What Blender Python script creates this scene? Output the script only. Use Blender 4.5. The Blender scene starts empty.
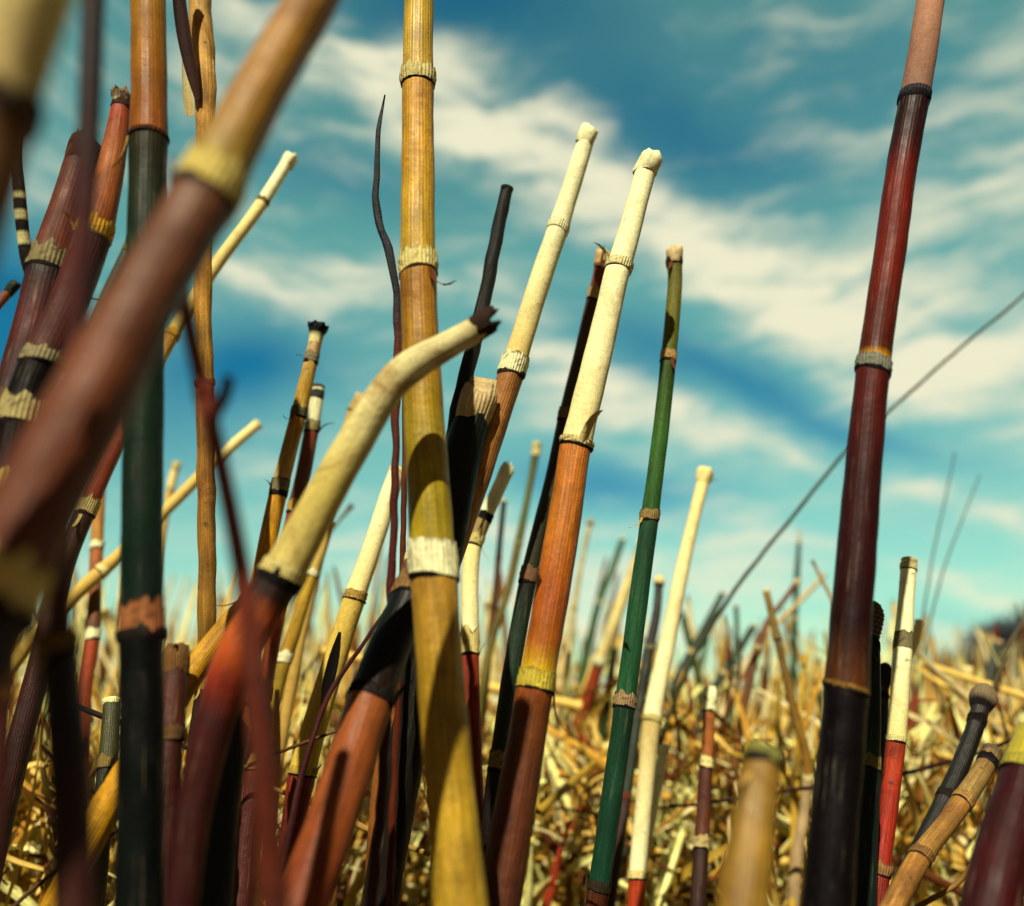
import bpy, math, random
from mathutils import Vector, Matrix, Quaternion, noise

R = math.radians
rnd = random.Random(11)
sc = bpy.context.scene
col = sc.collection

# ------------------------------------------------------------------ camera
W, H, F = 1024, 906, 887.0
PITCH = R(16.7)
CAM = Vector((0, 0, 0.20))
FWD = Vector((0, math.cos(PITCH), math.sin(PITCH)))
UP = Vector((0, -math.sin(PITCH), math.cos(PITCH)))
RT = Vector((1, 0, 0))
cd = bpy.data.cameras.new('camera')
cam = bpy.data.objects.new('camera', cd)
col.objects.link(cam)
cam.location = CAM
cam.rotation_euler = (R(90) + PITCH, 0, 0)
cd.sensor_width = 36
cd.lens = 36 * F / W
cd.clip_start = 0.005
cd.clip_end = 2000
cd.dof.use_dof = True
cd.dof.focus_distance = 0.215
cd.dof.aperture_fstop = 9.5
sc.camera = cam

def at(px, py, d):
    """the point seen along that direction of view, d metres away along the axis"""
    return CAM + d * (FWD + RT * ((px - W / 2) / F) + UP * ((H / 2 - py) / F))

def lin(h, k=1.0):
    h = h.lstrip('#')
    o = []
    for i in (0, 2, 4):
        v = int(h[i:i + 2], 16) / 255
        o.append(v / 12.92 if v <= .04045 else ((v + .055) / 1.055) ** 2.4)
    o[2] *= .85
    return tuple(min(.88, k * 1.5 * x ** 1.12) for x in o)

# ------------------------------------------------------------------ materials
def new_mat(name):
    m = bpy.data.materials.new(name)
    m.use_nodes = True
    nt = m.node_tree
    nt.nodes.clear()
    out = nt.nodes.new('ShaderNodeOutputMaterial')
    p = nt.nodes.new('ShaderNodeBsdfPrincipled')
    nt.links.new(p.outputs[0], out.inputs[0])
    return m, nt, p

def nd(nt, t, **kw):
    n = nt.nodes.new(t)
    for k, v in kw.items():
        if k.startswith('i_'):
            n.inputs[k[2:].replace('_', ' ')].default_value = v
        else:
            setattr(n, k, v)
    return n

def stem_mat(name, rough=.5, spec=.3, spots=.35, stripe=.06, bump=.2, coat=0.0, sat_noise=.3, blotch=.45, dark=(.02, .012, .008)):
    """plant skin: pigment comes from the mesh's own colours, ridges and blotches from noise"""
    m, nt, p = new_mat(name)
    L = nt.links.new
    a = nd(nt, 'ShaderNodeVertexColor', layer_name='pigment')
    uv = nd(nt, 'ShaderNodeUVMap', uv_map='skin')
    sx = nd(nt, 'ShaderNodeSeparateXYZ')
    L(uv.outputs[0], sx.inputs[0])
    # ridges
    mu = nd(nt, 'ShaderNodeMath', operation='MULTIPLY'); mu.inputs[1].default_value = 2 * math.pi * 30
    L(sx.outputs[0], mu.inputs[0])
    si = nd(nt, 'ShaderNodeMath', operation='SINE'); L(mu.outputs[0], si.inputs[0])
    # streaks along the stalk
    mp = nd(nt, 'ShaderNodeMapping'); L(uv.outputs[0], mp.inputs[0])
    mp.inputs['Scale'].default_value = (26, 70, 1)
    n1 = nd(nt, 'ShaderNodeTexNoise', i_Scale=1.0, i_Detail=5.0, i_Roughness=.6); L(mp.outputs[0], n1.inputs[0])
    geo = nd(nt, 'ShaderNodeTexCoord')
    n2 = nd(nt, 'ShaderNodeTexNoise', i_Scale=420.0, i_Detail=4.0, i_Roughness=.65); L(geo.outputs['Object'], n2.inputs[0])
    n3 = nd(nt, 'ShaderNodeTexNoise', i_Scale=110.0, i_Detail=3.0, i_Roughness=.6); L(geo.outputs['Object'], n3.inputs[0])
    # brightness variation
    r1 = nd(nt, 'ShaderNodeMapRange'); L(n1.outputs[0], r1.inputs[0])
    r1.inputs[1].default_value = .3; r1.inputs[2].default_value = .7
    r1.inputs[3].default_value = 1 - sat_noise; r1.inputs[4].default_value = 1 + sat_noise * .7
    r2 = nd(nt, 'ShaderNodeMapRange'); L(si.outputs[0], r2.inputs[0])
    r2.inputs[1].default_value = -1; r2.inputs[3].default_value = 1 - stripe; r2.inputs[4].default_value = 1 + stripe * .5
    r3 = nd(nt, 'ShaderNodeMapRange'); L(n3.outputs[0], r3.inputs[0])
    r3.inputs[1].default_value = .3; r3.inputs[2].default_value = .7
    r3.inputs[3].default_value = 1 - sat_noise * .8; r3.inputs[4].default_value = 1 + sat_noise * .5
    m1 = nd(nt, 'ShaderNodeMath', operation='MULTIPLY'); L(r1.outputs[0], m1.inputs[0]); L(r2.outputs[0], m1.inputs[1])
    m2 = nd(nt, 'ShaderNodeMath', operation='MULTIPLY'); L(m1.outputs[0], m2.inputs[0]); L(r3.outputs[0], m2.inputs[1])
    n5 = nd(nt, 'ShaderNodeTexNoise', i_Scale=1900.0, i_Detail=3.0, i_Roughness=.7); L(geo.outputs['Object'], n5.inputs[0])
    r5 = nd(nt, 'ShaderNodeMapRange'); L(n5.outputs[0], r5.inputs[0])
    r5.inputs[1].default_value = .3; r5.inputs[2].default_value = .7; r5.inputs[3].default_value = .78; r5.inputs[4].default_value = 1.2
    m5 = nd(nt, 'ShaderNodeMath', operation='MULTIPLY'); L(m2.outputs[0], m5.inputs[0]); L(r5.outputs[0], m5.inputs[1]); m2 = m5
    vm = nd(nt, 'ShaderNodeVectorMath', operation='SCALE'); L(a.outputs[0], vm.inputs[0]); L(m2.outputs[0], vm.inputs['Scale'])
    # dark weathered specks
    cr = nd(nt, 'ShaderNodeMapRange'); L(n2.outputs[0], cr.inputs[0])
    cr.inputs[1].default_value = .64; cr.inputs[2].default_value = .72
    cr.inputs[3].default_value = 0; cr.inputs[4].default_value = spots
    mx = nd(nt, 'ShaderNodeMix', data_type='RGBA')
    L(cr.outputs[0], mx.inputs[0]); L(vm.outputs[0], mx.inputs[6]); mx.inputs[7].default_value = (*dark, 1)
    # brown weather blotches and rubbed streaks
    n4 = nd(nt, 'ShaderNodeTexNoise', i_Scale=75.0, i_Detail=7.0, i_Roughness=.68, i_Distortion=.8); L(geo.outputs['Object'], n4.inputs[0])
    bl = nd(nt, 'ShaderNodeMapRange'); L(n4.outputs[0], bl.inputs[0])
    bl.inputs[1].default_value = .5; bl.inputs[2].default_value = .66; bl.inputs[3].default_value = 0; bl.inputs[4].default_value = blotch
    mb = nd(nt, 'ShaderNodeMix', data_type='RGBA', blend_type='MULTIPLY'); L(bl.outputs[0], mb.inputs[0]); L(mx.outputs[2], mb.inputs[6]); mb.inputs[7].default_value = (.5, .36, .26, 1)
    sk = nd(nt, 'ShaderNodeMapRange'); L(n1.outputs[0], sk.inputs[0])
    sk.inputs[1].default_value = .6; sk.inputs[2].default_value = .72; sk.inputs[3].default_value = 0; sk.inputs[4].default_value = blotch * .8
    ms = nd(nt, 'ShaderNodeMix', data_type='RGBA'); L(sk.outputs[0], ms.inputs[0]); L(mb.outputs[2], ms.inputs[6])
    du = nd(nt, 'ShaderNodeMix', data_type='RGBA'); du.inputs[0].default_value = .35; L(a.outputs[0], du.inputs[6]); du.inputs[7].default_value = (.5, .42, .26, 1)
    L(du.outputs[2], ms.inputs[7])
    L(ms.outputs[2], p.inputs['Base Color'])
    rr = nd(nt, 'ShaderNodeMapRange'); L(n4.outputs[0], rr.inputs[0]); rr.inputs[1].default_value = .3; rr.inputs[2].default_value = .7; rr.inputs[3].default_value = rough - .1; rr.inputs[4].default_value = min(1, rough + .25)
    L(rr.outputs[0], p.inputs['Roughness'])
    p.inputs['Roughness'].default_value = rough
    p.inputs['Specular IOR Level'].default_value = spec
    p.inputs['Coat Weight'].default_value = coat
    b1 = nd(nt, 'ShaderNodeBump'); b1.inputs['Strength'].default_value = bump; b1.inputs['Distance'].default_value = stripe * .0014
    L(si.outputs[0], b1.inputs['Height'])
    b2 = nd(nt, 'ShaderNodeBump'); b2.inputs['Strength'].default_value = bump; b2.inputs['Distance'].default_value = .0006
    L(n2.outputs[0], b2.inputs['Height']); L(b1.outputs[0], b2.inputs['Normal'])
    L(b2.outputs[0], p.inputs['Normal'])
    return m

M = {
    'mottled': stem_mat('mottled_grey_stem_skin', rough=.7, spec=.15, spots=.6, stripe=.02, sat_noise=.25, bump=.4, blotch=1.0, dark=(.05, .035, .02)),
    'skin': stem_mat('ridged_stem_skin', rough=.46, spec=.32, spots=.6, sat_noise=.38, blotch=.65, bump=.35),
    'glossy': stem_mat('glossy_stem_skin', rough=.42, spec=.16, spots=.5, coat=0.0, blotch=.5, sat_noise=.35),
    'chalk': stem_mat('bleached_stem_skin', rough=.7, spec=.2, spots=.6, stripe=.005, sat_noise=.1, bump=.3, blotch=.5, dark=(.1, .05, .02)),
    'worn': stem_mat('worn_blotched_stem_skin', rough=.6, spec=.3, spots=.9, sat_noise=.5, blotch=.8),
    'papery': stem_mat('papery_sheath', rough=.8, spec=.15, spots=.8, stripe=.12, bump=.6, sat_noise=.2, dark=(.05, .03, .02)),
    'ring': stem_mat('dark_sheath_band', rough=.65, spec=.12, spots=.2),
    'dry': stem_mat('dry_plant_litter', rough=.7, spec=.2, spots=.4),
}

# ------------------------------------------------------------------ mesh helpers
def mesh(name, V, Fc, C, UV, mat, parent=None, loc=None):
    """one mesh object, pigment and skin coordinates stored per vertex; vertices are given in world space"""
    me = bpy.data.meshes.new(name)
    org = loc if loc is not None else Vector((0, 0, 0))
    me.from_pydata([tuple(v - org) for v in V], [], Fc)
    ca = me.color_attributes.new('pigment', 'FLOAT_COLOR', 'POINT')
    ca.data.foreach_set('color', [x for c in C for x in (c[0], c[1], c[2], 1.0)])
    uvl = me.uv_layers.new(name='skin')
    fl = []
    for l in me.loops:
        u = UV[l.vertex_index]
        fl += [u[0], u[1]]
    uvl.data.foreach_set('uv', fl)
    me.polygons.foreach_set('use_smooth', [True] * len(me.polygons))
    me.materials.append(mat)
    me.update()
    o = bpy.data.objects.new(name, me)
    col.objects.link(o)
    if parent is not None:
        o.parent = parent
        o.location = org - parent.location
    else:
        o.location = org
    return o

def frames(P):
    T = []
    for i in range(len(P)):
        a = P[max(0, i - 1)]; b = P[min(len(P) - 1, i + 1)]
        t = (b - a)
        T.append(t.normalized() if t.length > 1e-9 else Vector((0, 0, -1)))
    n = T[0].cross(Vector((0, 1, 0.1))).normalized()
    N = [n]
    for i in range(1, len(P)):
        q = T[i - 1].rotation_difference(T[i])
        n = q @ N[-1]
        n = (n - T[i] * n.dot(T[i])).normalized()
        N.append(n)
    return T, N

def grad(stops, t):
    """stops: list of (t, colour)"""
    if t <= stops[0][0]: return stops[0][1]
    for (a, ca), (b, cb) in zip(stops, stops[1:]):
        if t <= b:
            k = (t - a) / max(1e-6, b - a)
            return tuple(x + (y - x) * k for x, y in zip(ca, cb))
    return stops[-1][1]

def tube_data(P, Rr, seg, colf, u0=0.0, cap0=False, cap1=False, wob=0.0, seed=0.0):
    T, N = frames(P)
    V, Fc, C, UV = [], [], [], []
    s = 0
    for i, p in enumerate(P):
        if i: s += (P[i] - P[i - 1]).length
        B = T[i].cross(N[i])
        for k in range(seg + 1):
            a = 2 * math.pi * k / seg
            d = N[i] * math.cos(a) + B * math.sin(a)
            r = Rr[i]
            if wob:
                r *= 1 + wob * noise.noise(Vector((math.cos(a) * 1.1 + seed, math.sin(a) * 1.1, s * 160)))
            V.append(p + d * r)
            C.append(colf(i / max(1, len(P) - 1), a))
            UV.append((k / seg, u0 + s))
        if i:
            o0 = (i - 1) * (seg + 1); o1 = i * (seg + 1)
            for k in range(seg):
                Fc.append((o0 + k, o1 + k, o1 + k + 1, o0 + k + 1))
    if cap0:
        Fc.append(tuple(range(seg, 0, -1)))
    if cap1:
        o = (len(P) - 1) * (seg + 1)
        Fc.append(tuple(o + k for k in range(seg)))
    return V, Fc, C, UV

def tag(o, label=None, cat=None, group=None, kind=None):
    for k, v in (('label', label), ('category', cat), ('group', group), ('kind', kind)):
        if v: o[k] = v
    return o

def catmull(pts, step=9.0):
    """pts: list of tuples; dense smooth samples through them"""
    out = []
    n = len(pts)
    def g(i):
        if i < 0: return tuple(2 * a - b for a, b in zip(pts[0], pts[1]))
        if i >= n: return tuple(2 * a - b for a, b in zip(pts[-1], pts[-2]))
        return pts[i]
    for i in range(n - 1):
        p0, p1, p2, p3 = g(i - 1), g(i), g(i + 1), g(i + 2)
        L = math.hypot(p2[0] - p1[0], p2[1] - p1[1])
        m = max(2, int(L / step))
        for j in range(m):
            t = j / m
            # centripetal-ish: damp tangents by segment length
            L0 = max(1, math.hypot(p1[0] - p0[0], p1[1] - p0[1])); L1 = max(1, L); L2 = max(1, math.hypot(p3[0] - p2[0], p3[1] - p2[1]))
            q = []
            for a, b, c, d in zip(p0, p1, p2, p3):
                m1 = L1 * ((b - a) / L0 * L1 + (c - b) / L1 * L0) / (L0 + L1)
                m2 = L1 * ((c - b) / L1 * L2 + (d - c) / L2 * L1) / (L1 + L2)
                h00 = 2 * t**3 - 3 * t**2 + 1; h10 = t**3 - 2 * t**2 + t; h01 = -2 * t**3 + 3 * t**2; h11 = t**3 - t**2
                q.append(h00 * b + h10 * m1 + h01 * c + h11 * m2)
            out.append(tuple(q))
    out.append(tuple(pts[-1]))
    return out

# ------------------------------------------------------------------ parts of a jointed stem
CREAM = lin('#efe3b4', .75); BROWN = lin('#7a4a20', .6); NIGHT = lin('#231a1c', .6)

def sheath(P, Rr, base_i, length, root, c=CREAM, ringc=NIGHT, flare=1.16, ragged=1.0, seg=28, teethc=None, ring=True, ringw=.16, mat='papery'):
    """collar rising from node index base_i towards the tip (index decreasing), its base banded dark"""
    # walk up along the path
    pts = [P[base_i]]; rs = [Rr[base_i]]
    i = base_i; need = length
    while i > 0 and need > 0:
        d = (P[i] - P[i - 1]).length
        if d >= need:
            k = need / d
            pts.append(P[i].lerp(P[i - 1], k)); rs.append(Rr[i] + (Rr[i - 1] - Rr[i]) * k); need = 0
        else:
            pts.append(P[i - 1]); rs.append(Rr[i - 1]); need -= d; i -= 1
    # resample to 6 rings
    tot = sum((pts[j + 1] - pts[j]).length for j in range(len(pts) - 1))
    if tot < 1e-6: return None
    def samp(f):
        s = f * tot
        for j in range(len(pts) - 1):
            d = (pts[j + 1] - pts[j]).length
            if s <= d or j == len(pts) - 2:
                k = s / max(d, 1e-9)
                return pts[j].lerp(pts[j + 1], min(k, 1.0)), rs[j] + (rs[j + 1] - rs[j]) * min(k, 1)
            s -= d
    n = 7
    fl_ = rnd.uniform(.99, 1.06); ta_ = rnd.uniform(0, 6.28); tm_ = rnd.uniform(.02, .16)
    PP, RR = [], []
    for k in range(n):
        p, r = samp(k / (n - 1))
        f = k / (n - 1)
        PP.append(p); RR.append(r * fl_ * (1.03 + (flare * .65 + .35 - 1.03) * (0.35 * math.sin(f * math.pi) + .65 * f)))
    sd = rnd.random() * 50
    tc = teethc or tuple(x * .45 for x in c)
    V, Fc, C, UV = tube_data(PP, RR, seg, lambda t, a: c, wob=.05, seed=sd)
    T, N = frames(PP)
    axis = T[-1]
    for r_ in range(n):
        for k in range(seg + 1):
            idx = r_ * (seg + 1) + k
            kk = k % seg
            h = noise.noise(Vector((kk * 2.37 + sd, sd, 0)))
            if r_ >= n - 2:
                tooth = ((.5, .05, -.35, .1)[kk % 4]) * .3 + h * .3
                V[idx] = V[idx] + axis * tooth * tot * ragged * (1 if r_ == n - 1 else .4)
                if r_ == n - 1:
                    C[idx] = c if kk % 4 < 2 and h > -.2 else tc
            else:
                g = noise.noise(Vector((kk * 1.3, r_ * .8, sd)))
                if g > .3 and r_ > 1:
                    C[idx] = tuple(x * .4 + y * .6 for x, y in zip(c, tc))
                V[idx] = V[idx] + (V[idx] - PP[r_]) * g * .08
    for r_ in range(n):
        for k in range(seg + 1):
            V[r_ * (seg + 1) + k] += axis * Rr[base_i] * tm_ * math.cos(2 * math.pi * k / seg + ta_)
    sh = mesh('node_sheath', V, Fc, C, UV, M[mat], root, PP[0].copy())
    # thin inner wall so that the collar has thickness
    if ring:
        w = length * ringw
        ax = (PP[1] - PP[0]).normalized()
        r = Rr[base_i]
        q = [PP[0] - ax * w * .9, PP[0] - ax * w * .5, PP[0] + ax * w * .1, PP[0] + ax * w * .6]
        rr = [r * 1.0, r * 1.05, r * 1.075, r * 1.04]
        V, Fc, C, UV = tube_data(q, rr, seg, lambda t, a: ringc, wob=.12, seed=sd + 3)
        V = [v + axis * r * tm_ * math.cos(2 * math.pi * (j % (seg + 1)) / seg + ta_) for j, v in enumerate(V)]
        mesh('dark_band', V, Fc, C, UV, M['ring'], sh, PP[0].copy()).location = (0, 0, 0)
    return sh

def tip(P, Rr, style, root, c, seg=20):
    p = P[0]; ax = (P[0] - P[min(3, len(P) - 1)]).normalized(); r = Rr[0]
    sd = rnd.random() * 40
    def lathe(name, prof, colf, mat, wob=.06, sg=seg):
        q = [p + ax * (z * r) for z, _ in prof]
        rr = [max(1e-5, k * r) for _, k in prof]
        V, Fc, C, UV = tube_data(q, rr, sg, colf, wob=wob, seed=sd)
        return mesh(name, V, Fc, C, UV, M[mat], root, p.copy())
    if style == 'cap':
        prof = [(-1.3, 1.01), (-1.0, 1.1), (-.3, 1.13), (.3, 1.19), (.8, 1.14), (1.0, .9), (.95, .55), (.7, .4), (.6, 0)]
        d = tuple(x * .7 for x in c)
        o = lathe('tip_cap', prof, lambda t, a: c if noise.noise(Vector((math.cos(a) * 3, math.sin(a) * 3 + t * 9, sd))) < .22 else d, 'chalk', .34)
        for v in o.data.vertices:
            i = v.index // (seg + 1); k = v.index % (seg + 1) % seg
            if 3 <= i <= 7: v.co += ax * r * noise.noise(Vector((k * .7, sd, 0))) * .5
    elif style == 'bulb':
        prof = [(-1.0, 1.02), (-.4, 1.25), (.4, 1.45), (1.2, 1.4), (1.9, 1.05), (2.3, .6), (2.45, 0)]
        d = NIGHT
        lathe('tip_cap', prof, lambda t, a: d if t < .3 else c, 'papery', .1)
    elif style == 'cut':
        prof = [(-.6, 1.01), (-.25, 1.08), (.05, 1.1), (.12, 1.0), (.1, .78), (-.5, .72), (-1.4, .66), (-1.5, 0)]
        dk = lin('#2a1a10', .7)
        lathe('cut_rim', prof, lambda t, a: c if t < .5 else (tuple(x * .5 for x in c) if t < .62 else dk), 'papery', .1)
    elif style == 'flare':
        prof = [(-2.4, 1.03), (-1.5, 1.06), (-.6, 1.2), (.1, 1.42), (.45, 1.62), (.3, 1.3), (-.4, .9), (-.9, .5), (-1, 0)]
        o = lathe('flared_sheath', prof, lambda t, a: c if t > .15 else CREAM, 'ring', .22, 14)
        me = o.data
        for v in me.vertices:
            i = v.index // 15; k = v.index % 15 % 14
            if i in (3, 4, 5): v.co += ax * r * (.5 if k % 2 else -.35) * rnd.uniform(.6, 1.2) if k else ax * 0
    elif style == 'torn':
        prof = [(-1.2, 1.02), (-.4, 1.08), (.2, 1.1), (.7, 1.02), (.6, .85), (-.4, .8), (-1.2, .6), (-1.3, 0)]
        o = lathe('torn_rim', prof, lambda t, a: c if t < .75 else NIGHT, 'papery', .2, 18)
        for v in o.data.vertices:
            i = v.index // 19; k = v.index % 19 % 18
            if 1 <= i <= 4:
                v.co += ax * r * noise.noise(Vector((k * 1.9, sd, 0))) * (1.5 if i >= 3 else .7)
    elif style == 'cone':
        # spore cone: stacked rows of small scales
        n = 26; sg = 24
        q, rr = [], []
        Lc = 6.2
        for i in range(n):
            t = i / (n - 1)
            body = 1.0 + .55 * math.sin(min(1, t * 1.35) * math.pi * .5) if t < .55 else 1.55 * math.sqrt(max(0, 1 - ((t - .55) / .46) ** 2))
            q.append(p + ax * (t * Lc * r)); rr.append(max(.02, body) * r)
        V, Fc, C, UV = tube_data(q, rr, sg, lambda t, a: c)
        for i in range(n):
            for k in range(sg + 1):
                row = i // 3
                a = 2 * math.pi * k / sg
                cell = math.cos(a * 12 + (math.pi if row % 2 else 0)); e = (i % 3 == 1)
                g = (.09 if e else -.07) + .05 * cell
                idx = i * (sg + 1) + k
                d = V[idx] - q[i]
                V[idx] = q[i] + d * (1 + g)
                C[idx] = c if (e and cell > -.4) else tuple(x * .28 for x in c)
        mesh('spore_cone', V, Fc, C, UV, M['papery'], root, p.copy())
    elif style == 'point':
        prof = [(0, 1), (2, .8), (5, .45), (8, .15), (9, 0)]
        lathe('pointed_tip', prof, lambda t, a: c, 'skin', .05)

def stem(label, pts, d, nodes, cols, tipst=None, tipc=CREAM, mat='skin', cat='horsetail stem', name='horsetail_stem',
         group='horsetail stems standing around the lens', seg=26, ground=True, top_stop=None, shf=None, wob=.04):
    """pts: (px, py, width px) tip first; d: distance at tip and at last point (or one per point);
    nodes: (py, sheath length in widths, sheath colour, options); cols: one stop list (or colour) per internode"""
    if len(d) != len(pts):
        # inverse distance is linear along a straight line in view
        cum = [0]
        for a, b in zip(pts, pts[1:]): cum.append(cum[-1] + math.hypot(a[0] - b[0], a[1] - b[1]))
        ds = [1 / (1 / d[0] + (1 / d[1] - 1 / d[0]) * c / cum[-1]) for c in cum]
    else:
        ds = d
    q = catmull([(p[0], p[1], p[2], 1 / dd) for p, dd in zip(pts, ds)])
    P = [at(x, y, 1 / i) for x, y, w, i in q]
    Rr = [w / 2 / i / F for x, y, w, i in q]
    ys = [x[1] for x in q]
    n_in = len(P)
    if ground:
        t = (P[-1] - P[-4]).normalized()
        if t.z > -.45:
            t = Vector((t.x, t.y, -.45)).normalized() if t.z > -.1 else t
        t = (t * .8 + Vector((0, 0, -.2))).normalized()
        p = P[-1].copy(); r = Rr[-1]
        while p.z > -.002:
            st = min(.012, .012)
            t = (t * .96 + Vector((0, 0, -1)) * .04).normalized()
            p = p + t * st
            P.append(p.copy()); Rr.append(r); ys.append(ys[-1] + 40)
            if len(P) > 400: break
    base = P[-1].copy()
    if ground: base.z = 0
    root = bpy.data.objects.new(name, None)
    root.empty_display_size = .01
    col.objects.link(root)
    root.location = base
    tag(root, label, cat, group)
    idx = []
    for nde in nodes:
        best = min(range(1, len(P) - 1), key=lambda i: abs(ys[i] - nde[0]))
        idx.append(best)
    cuts = [0] + idx + [len(P) - 1]
    # slight swelling at joints
    for b in idx:
        for j in range(max(0, b - 2), min(len(P), b + 3)):
            Rr[j] *= 1 + .05 * (1 - abs(j - b) / 3)
    sd = rnd.random() * 90
    for k in range(len(cuts) - 1):
        a, b = cuts[k], cuts[k + 1]
        if b - a < 1: continue
        cs = cols[min(k, len(cols) - 1)]
        if not isinstance(cs, list): cs = [(0, cs)]
        mm = mat[min(k, len(mat) - 1)] if isinstance(mat, (list, tuple)) else mat
        sub = P[a:b + 1]; rr = Rr[a:b + 1]
        if len(sub) < 6:
            # refine short lengths
            sub2, rr2 = [], []
            for j in range(len(sub) - 1):
                for e in range(3):
                    sub2.append(sub[j].lerp(sub[j + 1], e / 3)); rr2.append(rr[j] + (rr[j + 1] - rr[j]) * e / 3)
            sub2.append(sub[-1]); rr2.append(rr[-1]); sub, rr = sub2, rr2
        V, Fc, C, UV = tube_data(sub, rr, seg, lambda t, an: grad(cs, t), u0=sd + k, cap0=(k == 0 and tipst in (None, 'none', 'point')), wob=wob, seed=sd)
        mesh('internode', V, Fc, C, UV, M[mm], root, sub[-1].copy())
    for nde, b in zip(nodes, idx):
        opts = dict(nde[3]) if len(nde) > 3 else {}
        ln = nde[1] * 2 * Rr[b]
        sheath(P, Rr, b, ln, root, c=nde[2] if len(nde) > 2 and nde[2] else CREAM, seg=seg, **opts)
    for nde, b in zip(nodes, idx):
        if seg < 16 or rnd.random() > .5: continue
        T_, N_ = frames(P)
        an = rnd.uniform(0, 6.28)
        out_ = (N_[b] * math.cos(an) + T_[b].cross(N_[b]) * math.sin(an)).normalized()
        if out_.y > .3: out_ = Vector((out_.x, -out_.y, out_.z))
        sgn = rnd.choice((-1, 1)); L_ = Rr[b] * rnd.uniform(1.2, 3.2); wd = Rr[b] * rnd.uniform(.12, .32)
        side = T_[b].cross(out_).normalized()
        q = P[b] + out_ * Rr[b] * 1.0; V, Fc, C, UV = [], [], [], []
        cl_ = rnd.choice([nde[2] or CREAM, H_('#c8a868'), BROWN]); th = rnd.uniform(.1, .5); dth = rnd.uniform(.1, .45)
        for j in range(6):
            w_ = wd * (1 - (j / 5) ** 2 * .85)
            V += [q - side * w_, q + out_ * w_ * .5, q + side * w_]; C += [cl_] * 3; UV += [(0, j * .001), (.02, j * .001), (.04, j * .001)]
            q = q + (T_[b] * -sgn * math.cos(th) + out_ * math.sin(th)) * L_ / 5; th += dth
            if j: Fc += [(j * 3 - 3, j * 3 - 2, j * 3 + 1, j * 3), (j * 3 - 2, j * 3 - 1, j * 3 + 2, j * 3 + 1)]
        mesh('peeling_scale', V, Fc, C, UV, M['papery'], root, V[1].copy())
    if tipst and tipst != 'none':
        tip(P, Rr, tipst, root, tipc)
    return root, P, Rr

def stalk(label, pts, d, colr, name='dry_twig', cat='twig', group=None, seg=8, ground=False, mat='dry', taper=None):
    """a thin unjointed stalk or twig: one mesh"""
    if len(d) != len(pts):
        cum = [0]
        for a, b in zip(pts, pts[1:]): cum.append(cum[-1] + math.hypot(a[0] - b[0], a[1] - b[1]))
        ds = [1 / (1 / d[0] + (1 / d[1] - 1 / d[0]) * c / cum[-1]) for c in cum]
    else: ds = d
    q = catmull([(p[0], p[1], p[2], 1 / dd) for p, dd in zip(pts, ds)])
    P = [at(x, y, 1 / i) for x, y, w, i in q]
    Rr = [max(.00012, w / 2 / i / F) for x, y, w, i in q]
    if ground:
        t = (P[-1] - P[-4]).normalized(); p = P[-1].copy()
        while p.z > -.002 and len(P) < 300:
            t = (t * .94 + Vector((0, 0, -1)) * .06).normalized()
            p = p + t * .012
            P.append(p.copy()); Rr.append(Rr[-1])
    cs = colr if isinstance(colr, list) else [(0, colr)]
    sd = rnd.random() * 30
    for i in range(len(P)):
        P[i] = P[i] + Vector((noise.noise(Vector((i * .35, sd, 0))), 0, noise.noise(Vector((i * .35, 0, sd))))) * Rr[i] * .5
    V, Fc, C, UV = tube_data(P, Rr, seg, lambda t, a: grad(cs, t), cap0=True, cap1=True, wob=.25, seed=sd)
    o = mesh(name, V, Fc, C, UV, M[mat], None, P[-1].copy())
    tag(o, label, cat, group)
    return o, P

def H_(x, k=.62): return lin(x, k)

# pigments
IVORY = H_('#f6edc4', .78); PALE = H_('#e9dba2', .72); STRAW = H_('#d9bb6a'); YEL = H_('#d9b030'); OCHRE = H_('#b98a2a')
OLIVE = H_('#8a7a2c'); GREEN = H_('#2f4a2c'); DGREEN = H_('#16322b'); SHADEBLACK = H_('#0d1413'); ORANGE = H_('#d07a22', .7); RUST = H_('#a5481c')
RED = H_('#8e2a16'); MAROON = H_('#5a1c1c'); DMAR = H_('#341219'); UMBER = H_('#5a3a20'); GREY = H_('#9a9078'); DARK = H_('#15100f')
LIME = H_('#d6cf22', .75)

nS = lambda y, l=.55, c=None, **k: (y, l, c, k)

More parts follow.
